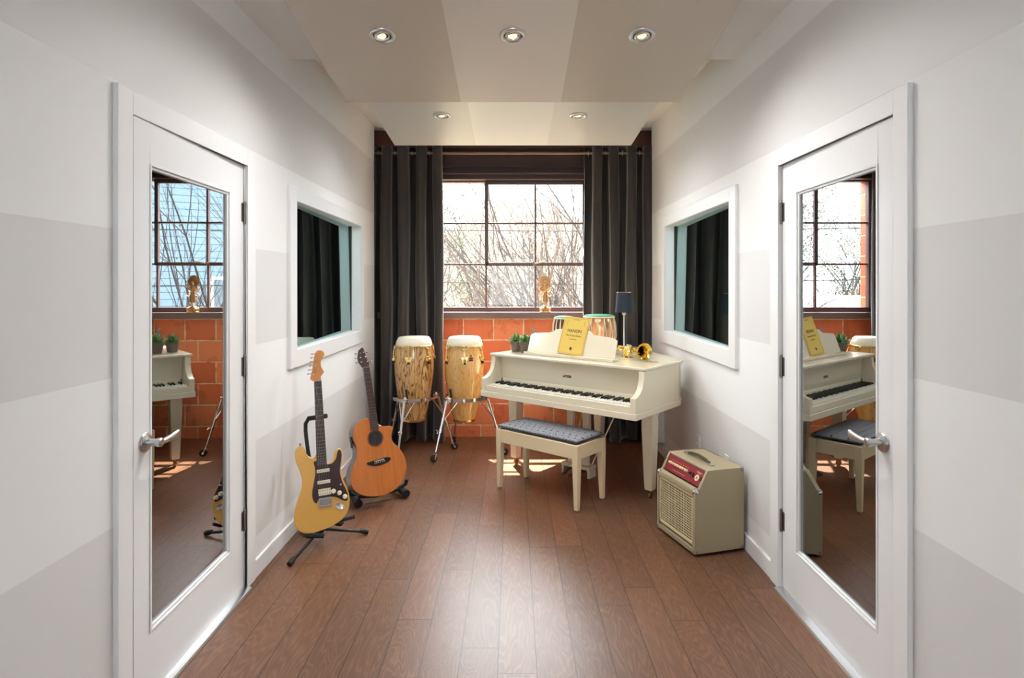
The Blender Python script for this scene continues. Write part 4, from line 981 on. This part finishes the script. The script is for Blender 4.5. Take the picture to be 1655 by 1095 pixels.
# -- electric guitar
q = measurer((519, 862), math.radians(5.8), 286)
B = lambda *a: [q(x, y, 460, 700, .2101) for x, y in a]
A = lambda *a: [q(x, y, 460, 560, .1826) for x, y in a]
gt = thing('electric_guitar', 'butterscotch electric guitar with dark pickguard on a tripod stand', 'guitar', mat=basis((-1.078, 3.335, .078), (-.105, .125, .98), (.33, -.94, .1)))
out = B((66, 165), (84, 134), (104, 122), (126, 134), (146, 172), (170, 206), (204, 218), (226, 190), (246, 215), (276, 262), (308, 270), (338, 252), (354, 214), (362, 174), (382, 154), (404, 158), (418, 190), (416, 250), (412, 320), (432, 392), (466, 462), (486, 540), (478, 620), (440, 684), (350, 736), (250, 764), (170, 770), (118, 742), (86, 690), (82, 620), (100, 530), (126, 440), (126, 370), (104, 300), (76, 236))
plate('body', out, 0, .045, M_STRATB, gt, .011, 4)
out = B((207, 246), (232, 240), (236, 262), (300, 268), (345, 262), (372, 226), (382, 172), (400, 162), (413, 200), (409, 260), (405, 330), (424, 400), (452, 458), (472, 506), (466, 548), (436, 546), (388, 520), (346, 514), (258, 530), (240, 556), (214, 528), (205, 476), (214, 404), (222, 330), (216, 286))
plate('pickguard', out, -.0022, .001, M_GUARD, gt, .0006, 1, 3)
nl, nr = A((215, 342), (272, 330)); zn = (nl[1]+nr[1])/2; xc = (nl[0]+nr[0])/2; bt = B((268, 272))[0]
zb_ = bt[1]; xb = bt[0]
def taper(name, w0, w1, y0, y1, z0, z1, mat, parent, x0=0, x1=0, bevel=.002, kk=1):
    mb = MB(); mb.prism([(x1-w1, z1), (x1+w1, z1), (x0+w0, z0), (x0-w0, z0)][::-1], -y1, -y0, FR); return mb.build(name, mat, parent, bevel=bevel, smooth=True)
taper('neck', .027, .020, -.004, .020, zb_+.03, zn, M_MAPLE, gt, xb, xc, .007)
fbd = taper('fretboard', .0275, .0205, -.010, -.004, zb_, zn, M_ROSE, gt, xb, xc, .001)
def strings_frets(parent, zn, zb_, xc, xb, w0, w1, yf, nf, scale, zbr, xbr, wbr, dots, ybr):
    mb = MB(); L = zn-zb_
    for k in range(1, nf+1):
        z = fret_z(zn, scale, k)
        if z < zb_+.002: break
        f = (zn-z)/L; x = xc+(xb-xc)*f; w_ = w1+(w0-w1)*f
        mb.b2((x-w_, yf-.0008, z-.0006), (x+w_, yf+.001, z+.0006))
    mb.b2((xc-w1, yf-.003, zn-.002), (xc+w1, yf+.004, zn+.003))
    mb.build('frets', M_STRING, parent)
    mb = MB()
    for k in dots:
        z = (fret_z(zn, scale, k)+fret_z(zn, scale, k-1))/2
        if z < zb_+.004: continue
        f = (zn-z)/L; x = xc+(xb-xc)*f
        for dx in ((-.010, .010) if k == 12 else (0,)): mb.lathe([(.0001, -.0002), (.0032, -.0002), (.0032, .0006)], 12, along((x+dx, yf, z), (0, -1, 0)), False)
    mb.build('fret_markers', M_CREMEP, parent)
    mb = MB()
    for k in range(6):
        a = (k-2.5)/2.5
        mb.tube([(xc+a*w1*.82, yf-.004, zn+.002), (xbr+a*wbr, ybr, zbr)], .0003+.00005*(5-k), 5)
    return mb.build('strings', M_STRING, parent.parent, smooth=True)
br = B((305, 548))[0]
strings_frets(fbd, zn, zb_, xc, xb, .0275, .0205, -.010, 22, (zn-br[1])*1.0, br[1], br[0], .026, (3, 5, 7, 9, 12, 15, 17, 19, 21), -.014)
hs = A((215, 342), (190, 330), (178, 316), (186, 270), (196, 200), (205, 120), (212, 84), (232, 62), (262, 60), (286, 78), (291, 102), (282, 126), (266, 150), (264, 186), (276, 220), (294, 254), (284, 276), (268, 300), (271, 332))
plate('headstock', hs, .002, .017, M_MAPLE, gt, .002, 2, 4)
for x, y in ((212, 92), (208, 126), (203, 162), (198, 198), (192, 236), (186, 272)):
    c = A((x, y))[0]; p = A((x+22, y+8))[0]
    mb = MB(); mb.tube([(c[0], .010, c[1]), (c[0]-.016, .010, c[1]+.001)], .0022, 8); mb.lathe([(.003, 0), (.0075, .002), (.0085, .007), (.006, .011)], 14, along((c[0]-.014, .010, c[1]), (-1, 0, 0)) @ Matrix.Diagonal((1, .5, 1, 1)))
    mb.tube([(p[0], .002, p[1]), (p[0], -.008, p[1])], .0035, 12); mb.build('tuning_machine', M_CHROME, gt, smooth=True)
sa = math.radians(-8)
def pickup(x, y, w_, h_, name, par):
    c = B((x, y))[0]; mb = MB(); st = smoothed([(-w_, -h_*.6), (-w_, h_*.6), (-w_*.93, h_), (w_*.93, h_), (w_, h_*.6), (w_, -h_*.6), (w_*.93, -h_), (-w_*.93, -h_)], 3)
    R = Matrix.Translation((c[0], 0, c[1])) @ Matrix.Rotation(math.radians(0 if name == 'x' else 0), 4, 'Y') @ FR
    mb.prism(st, .001, .0075, R); o = mb.build('pickup', M_CREMEP, par, smooth=True, bevel=.001)
    mb = MB()
    for k in range(6): mb.lathe([(.0001, .0079), (.0025, .0079), (.0025, .007)], 10, R @ Matrix.Translation(((k-2.5)*w_*.31, 0, 0)), False)
    mb.build('pole_pieces', M_HINGE, o)
pickup(279, 314, .034, .0085, 'a', gt); pickup(288, 398, .034, .0085, 'a', gt); pickup(295, 460, .033, .0085, 'a', gt); pickup(298, 484, .033, .0085, 'a', gt)
for x, y in ((362, 472), (407, 488), (449, 518)):
    c = B((x, y))[0]; mb = MB(); mb.lathe([(.0135, .001), (.013, .004), (.0105, .006), (.0095, .017), (.008, .0185), (.0, .0185)], 24, along((c[0], 0, c[1]), (0, -1, 0)), False); mb.build('knob', M_CREMEP, gt, smooth=True, angle=35)
c = B((412, 426))[0]; mb = MB(); mb.tube([(c[0], -.002, c[1]), (c[0]+.003, -.014, c[1]+.003)], [.003, .0035], 10); mb.build('selector_switch', M_CREMEP, gt, smooth=True)
c = B((412, 586))[0]; mb = MB(); mb.lathe([(.030, -.0005), (.029, .003), (.022, .0032), (.015, .0012), (.0001, .0012)], 28, along((c[0], -.0005, c[1]), (0, -1, 0)) @ Matrix.Rotation(math.radians(-35), 4, 'Z') @ Matrix.Diagonal((1, .62, 1, 1)), False); mb.build('jack_plate', M_CHROME, gt, smooth=True, angle=30)
mb = MB(); mb.box((br[0], -.004, br[1]), (.072, .008, .05)); bo = mb.build('bridge', M_CHROME, gt, bevel=.002)
for k in range(6): mb = MB(); mb.box((br[0]+(k-2.5)*.0108, -.011, br[1]+.002), (.009, .007, .03)); mb.build('saddle', M_STRING, bo, bevel=.001)
for x, y, d in ((106, 122, (-.2, 0, 1)),): c = B((x, y))[0]; mb = MB(); mb.lathe([(.003, 0), (.003, .008), (.007, .012), (.007, .015)], 14, along((c[0], .022, c[1]-.002), d)); mb.build('strap_button', M_HINGE, gt, smooth=True)
# -- its stand
st = thing('guitar_stand', 'black tripod guitar stand holding the yellow electric guitar', 'guitar stand', (0, 0, 0))
hub = Vector((-1.105, 3.42, .095)); mb = MB(); mb.tube([hub-Vector((0, 0, .05)), hub+Vector((0, 0, .02))], [.017, .020], 14); mb.tube([(-1.118, 3.43, .10), (-1.17, 3.465, .35), (-1.208, 3.49, .52), (-1.222, 3.50, .61), (-1.222, 3.50, .65), (-1.205, 3.50, .680), (-1.17, 3.49, .690)], .0115, 12); mb.build('upright_tube', M_BLACK, st, smooth=True)
mb = MB(); yk = [(-1.205, 3.495, .682), (-1.16, 3.485, .690), (-1.12, 3.475, .698), (-1.088, 3.465, .704)]; mb.tube(yk, .0135, 12); mb.build('neck_yoke', M_FOAM, st, smooth=True)
for f in ((-1.165, 3.098), (-.857, 3.50), (-1.258, 3.53)):
    fv = Vector((f[0], f[1], .014)); d = (fv-hub).normalized()
    mb = MB(); mb.tube([hub-Vector((0, 0, .03)), fv], .0085, 12); l_ = mb.build('leg', M_BLACK, st, smooth=True)
    mb = MB(); mb.tube([fv-d*.045, fv-d*.02, fv+d*.004], [.011, .0155, .0135], 14); mb.build('rubber_foot', M_RUBBER, l_, smooth=True)
mb = MB(); mb.tube([hub, (-1.13, 3.38, .088), (-1.155, 3.31, .070), (-1.15, 3.28, .085)], .009, 10); mb.tube([hub, (-1.03, 3.42, .095), (-.985, 3.39, .10), (-.965, 3.36, .122)], .009, 10)
mb.tube([(-1.15, 3.315, .068), (-1.06, 3.325, .064)], .0125, 10); mb.tube([(-1.02, 3.425, .105), (-.925, 3.47, .115)], .0105, 10); mb.build('cradle_arms', M_FOAM, st, smooth=True)

# -- acoustic guitar
q = measurer((608, 801), math.radians(7.0), 240, .93)
B = lambda *a: [q(x, y, 440, 540, .3653) for x, y in a]
A = lambda *a: [q(x, y, 460, 560, .1826) for x, y in a]
ag = thing('acoustic_guitar', 'orange-brown acoustic guitar with cutaway on a low floor stand', 'guitar', mat=basis((-.905, 3.90, .086), (-.140, .185, .93), (.54, -.84, .1)))
out = B((424, 389), (400, 393), (376, 410), (363, 440), (366, 480), (380, 520), (378, 560), (362, 600), (358, 645), (374, 684), (408, 708), (455, 718), (508, 713), (552, 690), (582, 650), (592, 604), (583, 562), (560, 524), (535, 500), (524, 478), (525, 452), (529, 432), (516, 424), (486, 424), (466, 414), (456, 396))
plate('soundbox_sides', out, .002, .105, M_MAHOG, ag, .004, 2, 4)
plate('top_plate', out, -.0015, .002, M_CEDAR, ag, .001, 1, 4)
sh = B((455, 475))[0]; R = along((sh[0], -.0015, sh[1]), (0, -1, 0))
mb = MB(); mb.lathe([(.0001, .0006), (.047, .0006), (.047, 0)], 40, R, False); mb.build('soundhole', M_BLACK, ag)
mb = MB(); mb.lathe([(.048, .0003), (.048, .0010), (.0555, .0010), (.0555, .0003)], 48, R, False); mb.build('rosette', mat_wood('rosette_wood', sr(120, 66, 30), sr(70, 36, 18), 2, 40), ag, smooth=False)
nl, nr = A((682, 222), (728, 216)); zn = (nl[1]+nr[1])/2; xc = (nl[0]+nr[0])/2; bt = B((447, 440))[0]; zb_ = bt[1]; xb = sh[0]; br = B((470, 573))[0]
xc = xb+(xc-xb)*1.0
taper('neck', .027, .021, -.004, .020, B((440, 392))[0][1], zn, M_MAHOG, ag, xb, xc, .006)
fbd = taper('fretboard', .0275, .0215, -.011, -.0015, zb_, zn, M_ROSE, ag, xb, xc, .001)
strings_frets(fbd, zn, zb_, xc, xb, .0275, .0215, -.011, 20, zn-br[1], br[1], br[0], .028, (5, 7, 9), -.010)
hs = A((684, 224), (664, 205), (640, 170), (633, 130), (636, 92), (640, 66), (672, 38), (688, 72), (704, 118), (722, 158), (734, 184), (724, 214))
plate('headstock', hs, .002, .017, M_MAHOG, ag, .002, 2, 3)
for x, y, sg in ((634, 95, -1), (636, 134, -1), (645, 175, -1), (690, 84, 1), (708, 122, 1), (726, 164, 1)):
    c = A((x, y))[0]; mb = MB(); mb.tube([(c[0], .008, c[1]), (c[0]+sg*.014, .008, c[1])], .0025, 8); mb.lathe([(.003, 0), (.0075, .002), (.0085, .007), (.006, .011)], 14, along((c[0]+sg*.012, .008, c[1]), (sg, 0, 0)) @ Matrix.Diagonal((1, .5, 1, 1)))
    c2 = (c[0]-sg*.012, c[1]); mb.tube([(c2[0], .002, c2[1]), (c2[0], -.010, c2[1])], .0045, 12); mb.build('tuning_machine', M_CHROME, ag, smooth=True)
bo = plate('bridge', B((420, 580), (440, 571), (480, 562), (505, 557), (522, 563), (514, 576), (492, 586), (468, 592), (440, 590)), -.0085, -.0015, M_EBONY, ag, .002, 2, 3)
a_, b_ = B((452, 574), (492, 566)); mb = MB(); mb.tube([(a_[0], -.010, a_[1]), (b_[0], -.010, b_[1])], .002, 8); mb.build('saddle', M_CREMEP, bo, smooth=True)
for k in range(6):
    f = k/5; mb = MB(); mb.sph((a_[0]+(b_[0]-a_[0])*f+.001, -.0095, a_[1]+(b_[1]-a_[1])*f-.011), .0028, 5); mb.build('bridge_pin', M_CREMEP, bo, smooth=True)
c = B((366, 488))[0]; mb = MB(); mb.box((c[0]-.001, .055, c[1]), (.006, .035, .075)); pe = mb.build('preamp_panel', M_BLACK, ag, bevel=.003)
for k in range(3): mb = MB(); mb.lathe([(.004, 0), (.004, .006)], 12, along((c[0]-.003, .055, c[1]+.02-k*.02), (-1, 0, 0))); mb.build('preamp_slider', M_CHROME, pe)
# -- its low stand
st = thing('guitar_stand', 'low black folding floor stand under the acoustic guitar', 'guitar stand', (0, 0, 0))
cL, cR = Vector((-1.08, 4.08, .060)), Vector((-.80, 4.20, .060))
for nm, a, b, hk in (('L', (-1.135, 4.10, .045), (-1.015, 3.905, .030), (-1.045, 3.93, .06)), ('R', (-.86, 4.26, .045), (-.735, 4.09, .032), (-.77, 4.12, .06))):
    a, b = Vector(a), Vector(b); mb = MB(); mb.tube([a, a.lerp(b, .5), b], [.020, .022, .026], 16); l_ = mb.build('leg', M_FOAM, st, smooth=True)
    mb = MB(); d = (b-a).normalized(); mb.tube([b-d*.03, b+d*.006], [.028, .027], 16); mb.build('rubber_foot', M_RUBBER, l_, smooth=True); mb = MB(); mb.tube([a-d*.004, a+d*.02], .023, 16); mb.build('rubber_foot', M_RUBBER, l_, smooth=True)
mb = MB(); mb.tube([(-1.05, 3.99, .045), (-.93, 4.03, .04), (-.80, 4.13, .05)], .012, 12); mb.tube([(-1.08, 4.03, .05), (-1.05, 4.16, .12), (-1.02, 4.20, .22)], .010, 12); mb.tube([(-.82, 4.17, .05), (-.90, 4.24, .12), (-.93, 4.25, .22)], .010, 12); mb.tube([(-1.02, 4.20, .22), (-.93, 4.25, .22)], .012, 12); mb.build('cross_bar', M_BLACK, st, smooth=True)
mb = MB(); mb.tube([(-.80, 4.13, .05), (-.752, 4.17, .075), (-.742, 4.16, .11)], .013, 12); mb.tube([(-1.05, 3.99, .05), (-1.09, 3.98, .07), (-1.10, 3.97, .10)], .013, 12); mb.build('support_arms', M_FOAM, st, smooth=True)

# ------------------------------------------------------------ amplifier
au = Vector((.275, -.961, 0)); an = Vector((.961, .275, 0))
amp = thing('guitar_amplifier', 'cream combo amplifier with maroon control panel on the floor by the right wall', 'amplifier', mat=Matrix(((au.x, an.x, 0, .868), (au.y, an.y, 0, 3.578), (0, 0, 1, 0), (0, 0, 0, 1))))
AW = .40; AD = .31; zb0 = .016; P1 = .352; P2 = (.018, .366); P3 = (.078, .462)
side = [(0, zb0), (0, P1), (.004, .360), (.018, .364), (.030, .366), (.078, .458), (.084, .462), (AD, .462), (AD, zb0)]
mb = MB(); t_ = .018
for x in (0, AW-t_): mb.prism(side, x, x+t_, YZ(0))
# top, slanted rails, front frame, bottom and back
mb.prism([(.078, .458), (.084, .462), (AD, .462), (AD, .444), (.084, .444)], t_, AW-t_, YZ(0))
mb.prism([(0, .330), (0, P1), (.004, .360), (.018, .364), (.030, .366), (.034, .350), (.02, .330)], t_, AW-t_, YZ(0))
mb.b2((t_, 0, zb0), (AW-t_, AD, zb0+.028)); mb.b2((t_, AD-.012, zb0), (AW-t_, AD, .45))
mb.build('cabinet', M_TOLEX, amp, smooth=True, bevel=.004, seg=3, angle=30)
fx0, fx1, fz0, fz1 = .021, AW-.021, .060, .327
mb = MB(); mb.b2((t_, .016, zb0+.03), (AW-t_, .030, .332)); gb = mb.build('grille_cloth', M_GCLOTH, amp)
mb = MB(); frame_w = .012
for a, b in (((fx0, .004, fz0), (fx1, .016, fz0+frame_w)), ((fx0, .004, fz1-frame_w), (fx1, .016, fz1)), ((fx0, .004, fz0), (fx0+frame_w, .016, fz1)), ((fx1-frame_w, .004, fz0), (fx1, .016, fz1))): mb.b2(a, b)
gf = mb.build('grille_frame', M_TOLEXP, amp, bevel=.002)
mb = MB(); nx, nz = 21, 17
for i in range(1, nx): x = fx0+frame_w+(fx1-fx0-2*frame_w)*i/nx; mb.b2((x-.0018, .009, fz0+.006), (x+.0018, .012, fz1-.006))
for i in range(1, nz): z = fz0+frame_w+(fz1-fz0-2*frame_w)*i/nz; mb.b2((fx0+.006, .007, z-.0018), (fx1-.006, .0105, z+.0018))
mb.build('grille_mesh', M_GBAR, gf)
for x in (fx0+.008, fx1-.008):
    for z in (fz0+.007, fz1-.007): mb = MB(); mb.lathe([(.0035, 0), (.003, .002)], 10, along((x, .004, z), (0, -1, 0))); mb.build('screw', M_HINGE, gf)
# control panel on the slant
sv_ = Vector((0, .048, .092)).normalized(); sn = Vector((0, -sv_.z, sv_.y))
CP = Matrix(((1, 0, 0, t_), (0, sv_.y, sn.y, .0345), (0, sv_.z, sn.z, .366), (0, 0, 0, 1)))   # local x along width, y up the slant, z outward
mb = MB(); CL = .098; CW_ = AW-2*t_; mb.b2((.0, .004, -.012), (CW_, CL, -.004), CP); cp = mb.build('control_panel', M_RED, amp)
for k in range(8):
    mb = MB(); mb.lathe([(.0085, -.004), (.0085, .001), (.0068, .002), (.0062, .011), (.005, .012), (.0, .012)], 20, CP @ Matrix.Translation((.036+k*.0245, .052, 0)), False); mb.build('knob', M_KNOB, cp, smooth=True, angle=35)
mb = MB(); mb.lathe([(.009, -.004), (.009, .002), (.006, .003), (.006, -.002), (.0001, -.002)], 18, CP @ Matrix.Translation((.244, .052, 0)), False); mb.build('input_jack', M_BLACK, cp, smooth=True, angle=35)
mb = MB(); mb.b2((.268, .038, -.004), (.278, .062, .002), CP); mb.b2((.345, .038, -.004), (.355, .062, .002), CP); mb.build('rocker_switch', M_BLACK, cp, bevel=.001)
mb = MB(); mb.lathe([(.0001, -.002), (.0175, -.002), (.0175, -.004)], 30, CP @ Matrix.Translation((.312, .045, 0)), False); em = mb.build('emblem', M_KNOB, cp)
text('emblem_mark', 'A', .026, M_RED, em, CP @ Matrix.Translation((.312, .036, -.0018)), ext=.0003, bold=.0006)
mb = MB(); rnd = random.Random(2)
for k in range(8): mb.b2((.031+k*.0245, .070, -.0042), (.041+k*.0245, .0725, -.0036), CP)
for k in range(22): mb.b2((.075+k*.006, .020, -.0042), (.079+k*.006, .0225, -.0036), CP)
mb.b2((.290, .076, -.0042), (.340, .079, -.0036), CP); mb.b2((.300, .070, -.0042), (.332, .0725, -.0036), CP)
mb.build('panel_print', M_TOLEXP, cp)
# handle, corners, feet
mb = MB(); hy = .155; mb.tube([(.095, hy, .472), (.13, hy, .480), (.20, hy, .486), (.27, hy, .480), (.305, hy, .472)], [.007, .009, .0095, .009, .007], 10); hd_ = mb.build('carry_handle', P('brown_leather_handle', sr(70, 54, 36), .5), amp, smooth=True)
for x in (.085, .315): mb = MB(); mb.b2((x-.022, hy-.014, .462), (x+.022, hy+.014, .474)); mb.build('handle_bracket', M_CHROME, hd_, bevel=.004, seg=3)
for x, sx in ((0, -1), (AW, 1)):
    mb = MB(); mb.sph((x-sx*.013, .013, P1-.002), .017, 8); mb.tube([(x-sx*.02, .008, P1), (x-sx*.02, .008, P1-.02)], .009, 10); mb.build('corner_cap', M_CHROME, amp, smooth=True)
    for y, z in ((AD-.012, .45), (.012, zb0+.012), (AD-.012, zb0+.012)):
        mb = MB(); mb.sph((x-sx*.011, y, z), .0145, 7); mb.build('corner_cap', M_HINGE, amp, smooth=True)
for x in (.035, AW-.035):
    for y in (.03, AD-.03): mb = MB(); mb.lathe([(.014, 0), (.016, .017)], 14, Matrix.Translation((x, y, 0))); mb.build('rubber_foot', M_RUBBER, amp)
